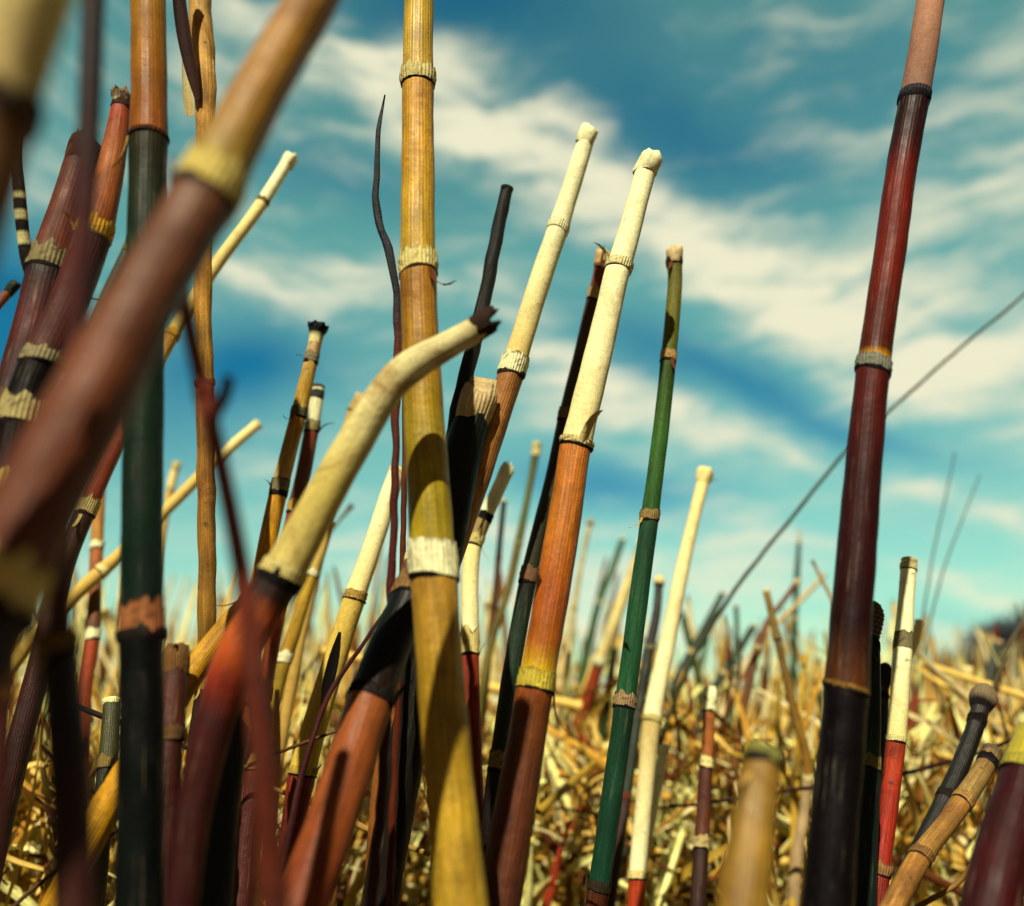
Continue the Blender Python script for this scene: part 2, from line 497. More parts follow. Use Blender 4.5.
# ================================================================== foreground stems (very close to the lens)
stem('very close cream stem end cutting across the top left corner', [(70, -150, 82), (45, -60, 82), (20, 30, 74), (2, 105, 66), (-22, 200, 62), (-60, 330, 60)], (.075, .07),
     [nS(112, .3, H_('#5a4a3c'), ringc=H_('#4a3a34'), ringw=.5)], [[(0, PALE), (1, H_('#cdb98a'))], [(0, H_('#8a6a50')), (1, H_('#7a5a48'))]], None, mat='chalk')
stem('blurred dark purple thin stem rising near the upper left edge', [(100, -120, 22), (94, -10, 22), (88, 150, 22), (78, 300, 20), (66, 450, 20), (60, 640, 24), (68, 800, 30), (74, 930, 34)], (.105, .085),
     [], [[(0, H_('#241624')), (.18, H_('#2b1728')), (.3, MAROON), (1, H_('#6a2a1c'))]], None)
big, bigP, _ = stem('thickest out of focus stem slanting from top to lower left with yellow green joint',
     [(372, -110, 44), (318, -10, 48), (262, 88, 52), (208, 190, 62), (150, 290, 68), (95, 392, 78), (38, 500, 84), (-8, 600, 88), (-60, 720, 92)], (.125, .075),
     [nS(196, .55, H_('#d2c078'), flare=1.12, ringc=H_('#3a2a28'), ringw=.2), nS(612, .5, H_('#ecd490'), flare=1.14, ringc=H_('#2a1418'), ringw=.25)],
     [[(0, H_('#a8782e')), (.75, H_('#ac802e')), (1, H_('#a09040'))], [(0, H_('#7a4c2c')), (.5, H_('#764226')), (1, H_('#723a24'))], H_('#2a1018')], None, seg=32)
stem('upright stem at left turning from orange brown above to green with painted shade below', [(146, -140, 33), (148, -10, 33), (149, 120, 35), (147, 200, 36), (144, 400, 38), (142, 560, 40), (142, 625, 41), (141, 760, 44), (138, 930, 48)], (.2, .135),
     [nS(140, .12, H_('#5a3418'), ringc=H_('#2a1a10'), ringw=.4, flare=1.04, ragged=.4), nS(634, .75, H_('#a8704c'), teethc=DARK, flare=1.08, ringw=.25)],
     [[(0, H_('#98842e')), (.6, H_('#a8782c')), (1, H_('#9a5c24'))], [(0, H_('#34301c')), (.2, H_('#22382a')), (1, H_('#102a26'))], [(0, H_('#080e10')), (1, H_('#0a1618'))]], None, mat='glossy')  # lower internodes: green darkened to paint in the slanting stem's shadow
stem('blurred maroon thin stem with a small side stub below its knot', [(176, 215, 16), (186, 310, 17), (203, 388, 17), (224, 480, 18), (243, 580, 20), (258, 700, 26), (268, 820, 28), (274, 930, 30)], (.1, .09),
     [nS(395, .5, H_('#8a3a2c'), ringw=.3, ringc=DMAR)], [[(0, H_('#84544c')), (1, H_('#8a4436'))], [(0, H_('#8a4030')), (1, H_('#5c2a24'))]], 'point', tipc=H_('#7a4a48'))
stalk('short brown broken stub jutting up beside the maroon knot', [(229, 376, 12), (222, 398, 13), (214, 420, 11)], (.101, .1), H_('#5a2a1a'), name='broken_stub', cat='stub')

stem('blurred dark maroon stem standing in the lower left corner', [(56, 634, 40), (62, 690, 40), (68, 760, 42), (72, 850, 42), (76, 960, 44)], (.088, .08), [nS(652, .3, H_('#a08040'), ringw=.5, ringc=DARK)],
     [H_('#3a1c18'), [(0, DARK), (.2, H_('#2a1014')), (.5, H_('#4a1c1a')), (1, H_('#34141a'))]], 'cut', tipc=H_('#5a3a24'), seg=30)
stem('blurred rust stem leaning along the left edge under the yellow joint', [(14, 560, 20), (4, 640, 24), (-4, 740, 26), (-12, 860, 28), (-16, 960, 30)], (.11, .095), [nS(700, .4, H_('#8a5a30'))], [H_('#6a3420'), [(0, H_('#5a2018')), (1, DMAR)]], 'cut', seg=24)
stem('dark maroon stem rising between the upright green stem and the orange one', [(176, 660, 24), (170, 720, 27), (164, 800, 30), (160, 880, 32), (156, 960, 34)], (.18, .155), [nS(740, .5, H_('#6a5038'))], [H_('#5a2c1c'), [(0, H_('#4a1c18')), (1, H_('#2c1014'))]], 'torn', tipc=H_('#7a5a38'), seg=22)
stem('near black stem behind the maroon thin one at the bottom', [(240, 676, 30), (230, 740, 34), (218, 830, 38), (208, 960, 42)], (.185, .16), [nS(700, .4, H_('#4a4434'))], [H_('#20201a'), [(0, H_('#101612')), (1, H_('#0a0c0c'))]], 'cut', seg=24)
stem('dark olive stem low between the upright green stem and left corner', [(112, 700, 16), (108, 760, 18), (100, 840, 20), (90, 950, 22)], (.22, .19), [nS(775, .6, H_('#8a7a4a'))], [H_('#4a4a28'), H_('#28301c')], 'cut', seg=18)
stem('brown red stem low in the gap left of the pale slit stem', [(262, 690, 18), (256, 760, 20), (246, 840, 22), (238, 950, 24)], (.21, .185), [nS(772, .6, H_('#9a8450'))], [H_('#7a4a24'), [(0, H_('#5a241a')), (1, DMAR)]], 'torn', tipc=H_('#a88a58'), seg=18)
# left group
t, Pq, Rq = stem('brown broken topped stem behind the left slanting stem', [(84, 152, 30), (68, 205, 32), (50, 262, 36), (30, 340, 38), (6, 430, 42), (-30, 540, 46)], (.21, .17),
     [nS(272, .6, H_('#8f8468'), ringw=.2, teethc=DARK), nS(410, .4, H_('#6a5a40'))], [[(0, H_('#5a2a18')), (1, H_('#7a3a1c'))], [(0, DARK), (.3, MAROON), (1, H_('#3a1a14'))], DMAR], 'torn', tipc=H_('#4a2416'), mat='worn')
sp_ = catmull([(38, 286, 14), (33, 276, 14), (28, 262, 13), (24, 240, 12), (21, 212, 12), (19, 185, 11), (17, 158, 10), (21, 128, 6)], 3)
V_, F_, C_, U_ = tube_data([at(x, y, .195) for x, y, w_ in sp_], [w_ / 2 * .195 / F for x, y, w_ in sp_], 12,
     lambda t, a: CREAM if (abs(t - .28) < .04 or abs(t - .43) < .03 or abs(t - .56) < .02) else H_('#241414'))
sh_ = mesh('side_shoot', V_, F_, C_, U_, M['skin'], t, at(38, 286, .195))
sh_['label'] = 'curved black side shoot with thin white bands'
stem('left slanting ringed stem with a dry tufted tip', [(122, 98, 15), (116, 140, 22), (106, 190, 28), (92, 238, 34), (70, 300, 36), (45, 356, 38), (24, 408, 40), (6, 485, 42), (-30, 590, 44)], (.2, .16),
     [nS(103, .5, H_('#4a3428')), nS(242, .5, H_('#d8a838'), ringw=.2, ringc=H_('#7a6a4a')), nS(362, .38, GREY, teethc=DARK), nS(424, .62, H_('#b5a880'), teethc=DARK, ringw=.22), nS(498, .5, H_('#c8b060'), ringw=.2)],
     [CREAM, [(0, H_('#a04018')), (.4, H_('#b06a30')), (1, H_('#a85a24'))], [(0, MAROON), (1, H_('#5a2a22'))], DARK, [(0, DARK), (.5, DMAR), (1, DARK)], [(0, H_('#1c1012')), (1, DMAR)]], 'flare', tipc=H_('#8a7a66'), mat=['chalk', 'worn', 'worn', 'glossy', 'glossy', 'glossy'])
stem('short brown stem with dark green head at the left edge', [(14, 286, 9), (2, 300, 9), (-14, 318, 10), (-40, 350, 11)], (.26, .25), [nS(289, .8, H_('#2a4030'))], [H_('#2a4030'), H_('#8a4a20')], 'cap', tipc=H_('#24382c'))
stem('thin dark green stem slanting behind the upright green one', [(140, 225, 12), (128, 252, 12), (106, 300, 13), (86, 350, 13), (60, 415, 14), (36, 480, 14)], (.29, .26), [nS(252, .5, H_('#707050'))], [H_('#36482c'), [(0, H_('#2c4030')), (1, DGREEN)]], 'cut')
stem('long thin stem with ivory tip, bright joint and red brown lower half', [(289, 160, 12), (262, 203, 12), (214, 268, 13), (166, 345, 15), (124, 426, 18), (88, 505, 19), (62, 570, 21), (46, 640, 22), (20, 740, 24)], (.3, .22),
     [nS(204, .35, H_('#8a7a40')), nS(340, .4, H_('#d8a838')), nS(428, .45, H_('#c89838')), nS(513, .8, H_('#d8c890'), ringw=.15)], [IVORY, [(0, PALE), (1, H_('#d8c070'))], [(0, H_('#d8a840')), (1, OCHRE)], [(0, RUST), (1, H_('#9a3a18'))], [(0, H_('#4a2418')), (1, DMAR)]], 'cap', tipc=IVORY, mat=['chalk', 'chalk', 'skin', 'skin', 'skin'])
stem('pale narrow stem slanting up to a cut tip against the blue sky', [(258, 424, 10), (222, 455, 11), (168, 508, 12), (120, 555, 13), (78, 592, 14), (30, 640, 15)], (.36, .3), [nS(470, .5, PALE, ring=False), nS(575, .5, PALE)], [PALE, [(0, H_('#dcc880')), (1, STRAW)], STRAW], 'cut', tipc=PALE, mat='chalk', seg=14)
stem('tiny pale stem tip left of the dark dried stalk', [(176, 466, 8), (170, 490, 8), (160, 545, 9), (150, 610, 9)], (.42, .4), [nS(492, .5, PALE)], [PALE, STRAW], 'cap', tipc=H_('#c8b888'), seg=12, mat='chalk')
stem('thin orange stem with white joints at the far left', [(100, 488, 11), (97, 540, 12), (95, 590, 12), (92, 640, 14), (84, 690, 15), (78, 790, 16), (70, 920, 17)], (.34, .27), [nS(547, .6, IVORY), nS(636, .7, IVORY)], [[(0, H_('#c88a38')), (1, OCHRE)], [(0, H_('#b06a28')), (1, UMBER)], [(0, RUST), (.6, H_('#7a2c18')), (1, MAROON)]], 'cut', seg=16)

# dried rolled stalk at x 200
stem('dry splitting stalk with black streaks standing left of centre', [(196, -90, 20), (199, -10, 21), (204, 60, 21), (206, 130, 19), (204, 200, 16), (203, 300, 17), (205, 395, 17), (206, 480, 17), (207, 600, 17), (205, 680, 17), (196, 760, 20), (192, 930, 24)], (.24, .19),
     [nS(382, .3, H_('#7a5a34')), nS(690, .5, H_('#b08a4a'))], [[(0, H_('#c8a468')), (.35, H_('#d8ac60')), (.6, H_('#cc9840')), (1, H_('#c89838'))], [(0, H_('#9a6c34')), (.5, H_('#a87c34')), (1, H_('#a88438'))], [(0, H_('#2c1a14')), (1, H_('#4a2418'))]], None, mat='worn', wob=.22)
def leaf(label, pts, d, cA, name='dry_leaf', cat='leaf', curl=.5, ground=False):
    """a papery strip with rolled edges and real thickness"""
    q = catmull([(p[0], p[1], p[2], d) for p in pts], 6)
    P = [at(x, y, d) for x, y, w, _ in q]; Wd = [w / 2 * d / F for x, y, w, _ in q]
    T, N = frames(P)
    V, Fc, C, UV = [], [], [], []
    n = 7
    tot = 0
    for side in (0, 1):
        for i, p in enumerate(P):
            B = T[i].cross(N[i])
            for k in range(n):
                a = (k / (n - 1) - .5) * 2
                off = N[i] * a * Wd[i] + B * (curl * Wd[i] * (a * a) + (0.00015 if side else 0))
                V.append(p + off); C.append(grad(cA, i / (len(P) - 1)) if abs(a) < .9 else tuple(min(1, x * 1.4) for x in grad(cA, i / (len(P) - 1))))
                UV.append((k / n * .3, i * .002))
    m = len(P)
    for side in (0, 1):
        o = side * m * n
        for i in range(m - 1):
            for k in range(n - 1):
                f = (o + i * n + k, o + i * n + k + 1, o + (i + 1) * n + k + 1, o + (i + 1) * n + k)
                Fc.append(f if side else f[::-1])
    for i in range(m - 1):
        for k in (0, n - 1):
            Fc.append((i * n + k, (i + 1) * n + k, m * n + (i + 1) * n + k, m * n + i * n + k))
    o = mesh(name, V, Fc, C, UV, M['dry'], None, P[-1].copy())
    tag(o, label, cat)
    return o
leaf('dark rolled dry sheath strip peeling off the left centre stalk at top', [(180, -60, 12), (180, -5, 13), (186, 40, 14), (193, 75, 11), (198, 100, 5)], .225, [(0, H_('#33202a')), (1, H_('#4a2a1c'))])
leaf('pale papery flap hanging along the dried stalk under the sky', [(184, 55, 3), (187, 80, 8), (190, 105, 10), (191, 116, 8)], .232, [(0, IVORY), (1, H_('#e8cf90'))])
leaf('second pale flap on the right edge of the dried stalk', [(212, 60, 4), (212, 90, 8), (212, 112, 9), (211, 124, 5)], .23, [(0, H_('#e0c080')), (1, IVORY)])

# ================================================================== centre
cen, cenP, cenR = stem('tall yellow stem through the centre with white ragged collars', [(420, -140, 27), (419, -10, 29), (418, 76, 30), (418, 170, 33), (418, 265, 35), (420, 330, 37), (423, 400, 40), (428, 480, 43), (433, 560, 45), (441, 680, 47), (451, 800, 50), (463, 930, 56)], (.235, .145),
     [nS(84, .5, H_('#d8cc98'), flare=1.22, ragged=1.3, ringw=.14), nS(273, .55, H_('#e8dca0'), flare=1.2, ragged=1.2, ringw=.13, ringc=H_('#4a3422')), nS(582, .75, IVORY, flare=1.14, ragged=.25, ringw=.1)],
     [[(0, H_('#c8a840')), (1, H_('#ccac42'))], [(0, H_('#c89a3a')), (.3, H_('#d0a234')), (1, H_('#ccaa34'))], [(0, H_('#a87824')), (.3, H_('#ae861c')), (.55, H_('#a89420')), (1, H_('#b8a420'))], [(0, H_('#b8903a')), (.2, H_('#b89630')), (1, H_('#c0a43a'))]], None, seg=44)
bent, _, _ = stem('pale mottled stem bent over in front of the tall yellow one', [(484, 324, 25), (466, 335, 26), (444, 347, 28), (418, 362, 32), (396, 379, 34), (380, 400, 34), (356, 440, 36), (330, 486, 38), (306, 530, 40), (286, 568, 42), (264, 606, 42), (240, 650, 43), (218, 710, 40), (198, 790, 36), (180, 920, 32)], (.168, .135),
     [nS(578, .3, H_('#d8cc90'), ragged=.4, flare=1.06, ringw=.9, ringc=H_('#181414'))],
     [[(0, H_('#b8aa80')), (.1, H_('#dcd4ac')), (.45, H_('#d8d0a0')), (.7, H_('#ccbc70')), (1, H_('#d0c080'))], [(0, H_('#181414')), (.045, H_('#3a1a14')), (.07, H_('#b05a24')), (.16, H_('#b8581c')), (.22, H_('#8a301c')), (.3, H_('#4a1a1a')), (1, DMAR)]], 'torn', tipc=H_('#3a2a22'), mat=['mottled', 'skin'], seg=36)
stem('bright yellow stem slanting behind the lower left orange one', [(262, 590, 20), (232, 622, 23), (196, 668, 26), (160, 722, 28), (110, 800, 30)], (.2, .175), [nS(604, .5, H_('#b89a48'))], [OCHRE, [(0, H_('#c89a20')), (.6, H_('#d8a418')), (1, H_('#8a5a18'))]], 'cut', tipc=STRAW)
stem('dark leaning stem with shadow painted black above, rust red towards the bottom centre', [(422, 560, 34), (410, 600, 38), (388, 650, 42), (364, 720, 46), (342, 790, 50), (318, 860, 52), (294, 930, 54)], (.19, .14),
     [nS(596, .5, H_('#8a6a48'), flare=1.12, ringc=DARK), nS(700, .2, DARK, flare=1.03, ringw=.3)],
     [H_('#6a4a30'), [(0, SHADEBLACK), (.7, H_('#10120f')), (1, H_('#2a1410'))], [(0, H_('#965830')), (.5, H_('#8c4a2c')), (1, H_('#64301e'))]], 'cut', seg=32, mat='glossy')  # upper internode's black is the neighbouring stem's shadow put into its colour
stalk('slender navy blade curving up beside the yellow stem', [(385, 95, 1.5), (379, 130, 5), (376, 170, 6), (377, 215, 8), (388, 250, 9), (395, 285, 7), (397, 330, 8), (396, 420, 8), (394, 520, 8), (390, 620, 9), (384, 760, 10), (370, 930, 11)], (.215, .17),
     [(0, H_('#161c2c')), (.2, H_('#1b2434')), (.26, H_('#6a2c1a')), (.5, H_('#5a1c1c')), (1, DMAR)], name='curved_grass', cat='grass blade', ground=True, mat='skin')
stalk('thin maroon stalk running close behind the navy blade', [(405, 300, 3), (405, 380, 5), (404, 500, 6), (402, 610, 6), (396, 740, 7), (388, 930, 8)], (.225, .18), [(0, H_('#6a3a1a')), (1, MAROON)], name='grass_stalk', cat='stalk', ground=True, mat='glossy')
# stump and black stem behind the yellow one
stem('wide black stump with ragged pale rim behind the yellow stem', [(476, 404, 36), (466, 440, 38), (454, 500, 38), (440, 570, 38), (425, 650, 38), (405, 760, 38), (380, 900, 38)], (.225, .19), [], [[(0, H_('#14201e')), (.3, H_('#18201c')), (1, H_('#2a1a18'))]], 'torn', tipc=H_('#c8b490'), mat='glossy', seg=30)
stem('straight black stem poking out of the wide stump', [(507, 188, 12), (498, 230, 13), (484, 300, 14), (470, 360, 15), (460, 400, 15), (450, 450, 15)], (.24, .222), [nS(330, .5, H_('#2a2420'))], [H_('#0f1418'), H_('#10151a')], 'cut', tipc=H_('#2c2a20'), ground=False, mat='worn', wob=.2)
stem('left of the two tallest ivory tipped stems', [(587, 136, 17), (576, 172, 18), (560, 222, 20), (541, 278, 22), (523, 335, 23), (511, 374, 25), (497, 415, 27), (477, 475, 29), (452, 545, 30), (425, 620, 32), (398, 720, 33), (380, 900, 35)], (.25, .2),
     [nS(236, .4, IVORY, ring=False, flare=1.12), nS(378, .75, IVORY, ragged=.6, ringc=H_('#3a3026'), ringw=.22, teethc=DARK)],
     [IVORY, [(0, IVORY), (1, H_('#e8cf80'))], [(0, H_('#b07c44')), (.3, H_('#c48c48')), (.6, H_('#ac7038')), (1, H_('#5a2a1a'))]], 'cap', tipc=IVORY, mat=['chalk', 'chalk', 'skin'], seg=28)
stem('right tall ivory stem with vivid orange section and yellow joint', [(648, 164, 21), (640, 192, 21), (627, 240, 23), (618, 270, 24), (604, 330, 27), (589, 392, 29), (576, 446, 30), (566, 510, 33), (551, 600, 35), (535, 690, 36), (520, 780, 40), (506, 860, 43), (494, 930, 46)], (.23, .168),
     [nS(273, .35, H_('#e8e0b4'), ragged=.5, ringc=H_('#8a8060'), ringw=.14), nS(446, .2, H_('#d8cc98'), ragged=.5, ringw=.5), nS(692, .5, H_('#c8b850'), ragged=.2, flare=1.07, ringw=.12)],
     [[(0, IVORY), (1, IVORY)], [(0, IVORY), (1, H_('#f2e6b4'))], [(0, H_('#c47c30')), (.3, H_('#d0842c')), (.62, H_('#ac5c22')), (.82, H_('#b86c20')), (.91, H_('#d8b020')), (1, H_('#e0cc28', .75))], [(0, H_('#96501e')), (.1, H_('#744420')), (.25, H_('#6e3e28')), (1, H_('#643828'))]], 'cap', tipc=IVORY, mat=['chalk', 'chalk', 'skin', 'skin'], seg=36)
stem('slender dark olive stem hugging the orange one from behind', [(603, 258, 13), (598, 280, 12), (590, 310, 12), (580, 355, 13), (567, 410, 14), (552, 480, 15), (530, 572, 17), (515, 650, 18), (500, 750, 18), (494, 790, 18), (480, 930, 19)], (.27, .22),
     [nS(268, .6, H_('#8a5a48')), nS(302, 1.1, H_('#c8a878'), teethc=BROWN), nS(424, .8, H_('#8a7454'), teethc=DARK, ringw=.2), nS(584, .8, H_('#8a6a54'), teethc=DARK, ringw=.2), nS(772, 1.0, H_('#a09060'), teethc=DARK)],
     [H_('#a05a44'), H_('#8a3a1c'), [(0, H_('#5a3a20')), (1, H_('#4a4028'))], [(0, H_('#3c2c20')), (1, H_('#3a4028'))], [(0, H_('#1a2018')), (.3, H_('#30483a')), (1, DGREEN)], [(0, DARK), (1, DMAR)]], 'cap', tipc=H_('#d0b888'), seg=20)
stem('slim green stem with neat collars right of centre', [(674, 256, 15), (675, 275, 14), (673, 310, 15), (669, 352, 15), (662, 420, 16), (652, 500, 17), (641, 580, 19), (628, 680, 20), (614, 780, 21), (600, 880, 22), (592, 930, 22)], (.255, .2),
     [nS(266, .5, H_('#3a3434'), ragged=.3), nS(360, .65, H_('#c0a070'), ragged=.6, ringw=.25), nS(519, .55, H_('#a08c60'), ragged=.5, ringw=.22), nS(706, .6, H_('#b09878'), teethc=DARK, ringw=.22), nS(892, .4, H_('#3a3428'))],
     [H_('#8a6a58'), [(0, H_('#6c6a2c')), (.5, H_('#7a7a34')), (1, H_('#647034'))], [(0, H_('#446024')), (.5, H_('#447034')), (1, H_('#386434'))], [(0, H_('#2c5440')), (1, H_('#2a6444'))], [(0, H_('#204838')), (1, H_('#1c4a3c'))], H_('#5a3020')], 'cap', tipc=H_('#d8c4a0'), seg=26, mat='glossy')
stem('pale yellow stem with rounded tip and red base, left of the rusty jointed stalk', [(705, 474, 12), (696, 510, 12), (682, 570, 14), (668, 640, 16), (653, 712, 18), (646, 780, 17), (638, 868, 17), (634, 930, 17)], (.33, .27),
     [nS(485, .8, PALE, ring=False), nS(718, .3, H_('#d8cc90'), ringc=H_('#7a6a3a')), nS(876, .4, PALE, ringw=.3)],
     [PALE, [(0, PALE), (1, IVORY)], [(0, H_('#d8c488')), (1, IVORY)], [(0, H_('#c04a20')), (1, RED)]], 'cap', tipc=PALE, mat=['chalk', 'chalk', 'chalk', 'skin'], seg=18)
stem('short bleached broken stick leaning on the pale yellow stem', [(664, 750, 10), (656, 790, 11), (646, 840, 12), (634, 900, 12), (622, 960, 12)], (.31, .28), [nS(842, .3, PALE, ring=False)], [IVORY, PALE], 'cap', tipc=IVORY, mat='chalk', seg=14)
stem('thin dark stem with cream bulb head behind the green one', [(659, 584, 8), (657, 610, 9), (649, 650, 10), (640, 700, 11), (628, 780, 12), (616, 860, 13), (606, 930, 13)], (.38, .31), [nS(650, .4, H_('#8a8468')), nS(800, .5, H_('#7a4030'))], [H_('#241a18'), [(0, H_('#2c3020')), (1, H_('#20382c'))], H_('#3a2018')], 'bulb', tipc=PALE, seg=14)
stem('thin olive stem with tiny pale top behind the ivory stems', [(537, 446, 8), (530, 485, 7), (518, 545, 8), (508, 590, 8), (492, 640, 8), (480, 700, 9)], (.42, .38), [nS(455, .9, PALE), nS(545, .5, H_('#a09860'))], [H_('#8a8a60'), H_('#6a7440'), H_('#7a7038')], 'cap', tipc=H_('#c8c090'), seg=12)
stem('thin dark forked stem in the gap beside the yellow stem', [(504, 500, 6), (500, 540, 6), (495, 600, 7), (488, 660, 8), (482, 720, 8)], (.42, .38), [nS(560, .5, UMBER), nS(610, .5, UMBER)], [H_('#2a3838'), UMBER, H_('#6a4020')], 'cut', seg=10)
stem('crooked ivory stem with speckled collar and red lower part', [(507, 470, 14), (496, 494, 14), (484, 520, 14), (474, 545, 15), (470, 580, 17), (470, 620, 18), (469, 655, 19), (470, 700, 20), (473, 780, 20), (476, 860, 20), (478, 930, 20)], (.27, .22),
     [nS(516, .5, DARK), nS(548, .7, H_('#d8c888'), teethc=DARK), nS(655, 1.1, H_('#e8d898'), teethc=DARK, ragged=1.2, ringw=.1)],
     [IVORY, H_('#9a8a60'), [(0, PALE), (1, IVORY)], [(0, H_('#b0441c')), (.4, RED), (1, DMAR)]], 'torn', tipc=IVORY, mat=['chalk', 'chalk', 'chalk', 'worn'], seg=20)
stem('small bright green stem leaning left above the straw', [(623, 538, 6), (612, 570, 7), (598, 605, 7), (590, 640, 8), (578, 690, 8), (566, 730, 9)], (.62, .58), [nS(607, .6, H_('#b8b090'))], [H_('#4a7450'), [(0, H_('#3c6a48')), (1, H_('#3a6048'))]], 'cut', seg=10)

# left mid stems
stem('yellow stem with flared black crown, left of the bent stem', [(318, 330, 13), (313, 352, 13), (306, 382, 14), (298, 416, 15), (288, 455, 16), (278, 494, 17), (268, 540, 18), (258, 590, 19), (240, 660, 20)], (.26, .23),
     [nS(358, .7, GREY, ringw=.3), nS(412, .6, H_('#6a6a5a'), ringw=.3), nS(496, .8, H_('#8a8468'), ringw=.3, teethc=DARK)],
     [H_('#d0b080'), [(0, H_('#d8b868')), (.6, H_('#c8a030')), (1, H_('#d8b860'))], [(0, H_('#c89430')), (1, H_('#d0b878'))], [(0, H_('#e0a818')), (1, H_('#c88a18'))]], 'flare', tipc=H_('#1c2426'), seg=18, mat='worn')
stem('white topped stem with brown middle just right of the yellow one', [(318, 386, 12), (315, 410, 13), (311, 432, 14), (303, 476, 15), (294, 512, 14), (288, 545, 14), (280, 600, 15), (262, 700, 16)], (.28, .25),
     [nS(388, .6, H_('#4a4a48')), nS(431, .7, H_('#a8a078'), ringw=.2, teethc=DARK), nS(517, .8, H_('#c8a858'), ringw=.2)],
     [IVORY, IVORY, [(0, H_('#8a4428')), (.4, H_('#7a4a34')), (1, H_('#6a4430'))], [(0, RUST), (1, H_('#a05a20'))]], 'cut', tipc=H_('#5a5a54'), seg=18)
stem('faint pale stem hidden partly behind the bent stem', [(360, 400, 11), (354, 412, 13), (348, 430, 10), (338, 470, 10), (325, 530, 11), (300, 640, 12)], (.33, .3), [nS(415, .7, H_('#c8b068'))], [H_('#e0cf98'), H_('#c8a860')], 'cap', tipc=H_('#d8b888'), seg=12, mat='chalk')
stem('pale yellow stem with a long black slit near the middle left', [(398, 470, 17), (390, 492, 18), (376, 536, 19), (354, 600, 21), (338, 650, 23), (318, 715, 25), (302, 775, 26), (292, 840, 26), (282, 930, 27)], (.26, .215),
     [nS(602, .4, H_('#b89a58'), ragged=.5), nS(778, .3, H_('#c8b058'), ragged=.4)], [[(0, IVORY), (1, PALE)], [(0, H_('#d8c068')), (1, H_('#d8bc58'))], [(0, H_('#8a3020')), (1, MAROON)]], 'cut', tipc=PALE, mat=['chalk', 'chalk', 'skin'], seg=22)
leaf('black splinter slit curled along the pale yellow stem', [(340, 632, 3), (335, 655, 10), (328, 685, 11), (322, 712, 3)], .226, [(0, DARK), (1, DARK)], name='split_bark', cat='bark strip', curl=.2)
stem('olive yellow stem with a white joint under the bent stem', [(330, 522, 11), (318, 558, 12), (305, 595, 13), (294, 632, 14), (284, 662, 14), (272, 710, 15), (262, 780, 16), (250, 880, 17)], (.3, .26),
     [nS(572, .5, IVORY), nS(660, .7, IVORY)], [STRAW, [(0, H_('#c8a838')), (1, H_('#b08a28'))], [(0, H_('#a89030')), (1, H_('#8a6a28'))]], 'cut', seg=16)

# ================================================================== right
stem('tallest dark red stem right of centre with a yellow and grey joint', [(942, -130, 26), (932, -10, 26), (926, 30, 27), (916, 90, 28), (903, 160, 29), (889, 260, 30), (874, 362, 31), (866, 440, 34), (856, 560, 38), (848, 660, 41), (842, 740, 44), (834, 820, 46), (826, 930, 50)], (.235, .15),
     [nS(100, .3, H_('#3a3a4a'), flare=1.05, ragged=.2, ringw=.6, ringc=H_('#14101c')), nS(372, .4, H_('#8a8c88'), flare=1.05, ragged=.3, ringw=.3, ringc=H_('#1c1820')), nS(695, .12, H_('#9a7a38'), flare=1.05, ragged=.3, ringw=.6)],
     [[(0, H_('#c8a888')), (.55, H_('#b88a78')), (1, H_('#8a6a60'))], [(0, H_('#2a0c14')), (.15, H_('#3a1014')), (.34, H_('#7a2416')), (.6, H_('#742616')), (.93, H_('#582014')), (.96, H_('#d09a18')), (1, H_('#d8a820'))], [(0, H_('#5e1c18')), (.3, H_('#42161a')), (.8, H_('#2c1014')), (1, H_('#5a341c'))], [(0, H_('#120a12')), (1, H_('#0c070b'))]], None, mat=['chalk', 'glossy', 'glossy', 'glossy'], seg=36)
stem('dark green stem with brown scaly spore cone beside the tall red one', [(872, 638, 13), (871, 660, 17), (871, 720, 19), (869, 770, 21), (866, 830, 23), (862, 930, 25)], (.23, .19), [nS(640, .5, DARK), nS(774, .6, H_('#8a8054'), teethc=DARK)], [H_('#17201c'), [(0, H_('#171c18')), (.7, H_('#2a3a24')), (1, H_('#3c5030'))], [(0, H_('#1c2c2c')), (1, H_('#16262a'))]], 'cone', tipc=H_('#a89078'), seg=22, mat='glossy')
stem('black stem with a dark scaly cone partly behind its neighbour', [(884, 688, 9), (881, 730, 12), (876, 790, 13), (872, 860, 14), (868, 930, 15)], (.25, .21), [nS(692, .5, DARK)], [DARK, [(0, H_('#15161a')), (1, H_('#3a3428'))]], 'cone', tipc=H_('#5a4c44'), seg=18)
stem('ivory stem with two tone collar turning bright red lower right', [(909, 560, 14), (907, 590, 15), (904, 630, 17), (900, 690, 18), (896, 742, 18), (889, 800, 19), (880, 865, 20), (872, 930, 22)], (.25, .21),
     [nS(562, .4, H_('#e0d4a4')), nS(646, .9, H_('#8a8468'), teethc=DARK, ring=False, ragged=.5, flare=1.08), nS(744, .3, H_('#e8dca8'), ragged=.3, ringw=.4), nS(874, .5, H_('#a07a58'), ringw=.2, flare=1.4)],
     [IVORY, [(0, IVORY), (1, IVORY)], [(0, IVORY), (1, H_('#e8dca0'))], [(0, H_('#b0441c')), (.4, H_('#a83418')), (1, H_('#b03020'))], [(0, H_('#8a2c24')), (1, MAROON)]], 'cut', tipc=H_('#d8cc9c'), mat=['chalk', 'chalk', 'chalk', 'worn', 'skin'], seg=22)
stem('short pale stub leaning behind the ivory and red stem', [(920, 622, 9), (914, 640, 10), (902, 670, 10), (884, 720, 11), (860, 790, 12)], (.3, .27), [nS(672, .5, PALE, ring=False)], [PALE, STRAW], 'cut', tipc=PALE, mat='chalk', seg=12)
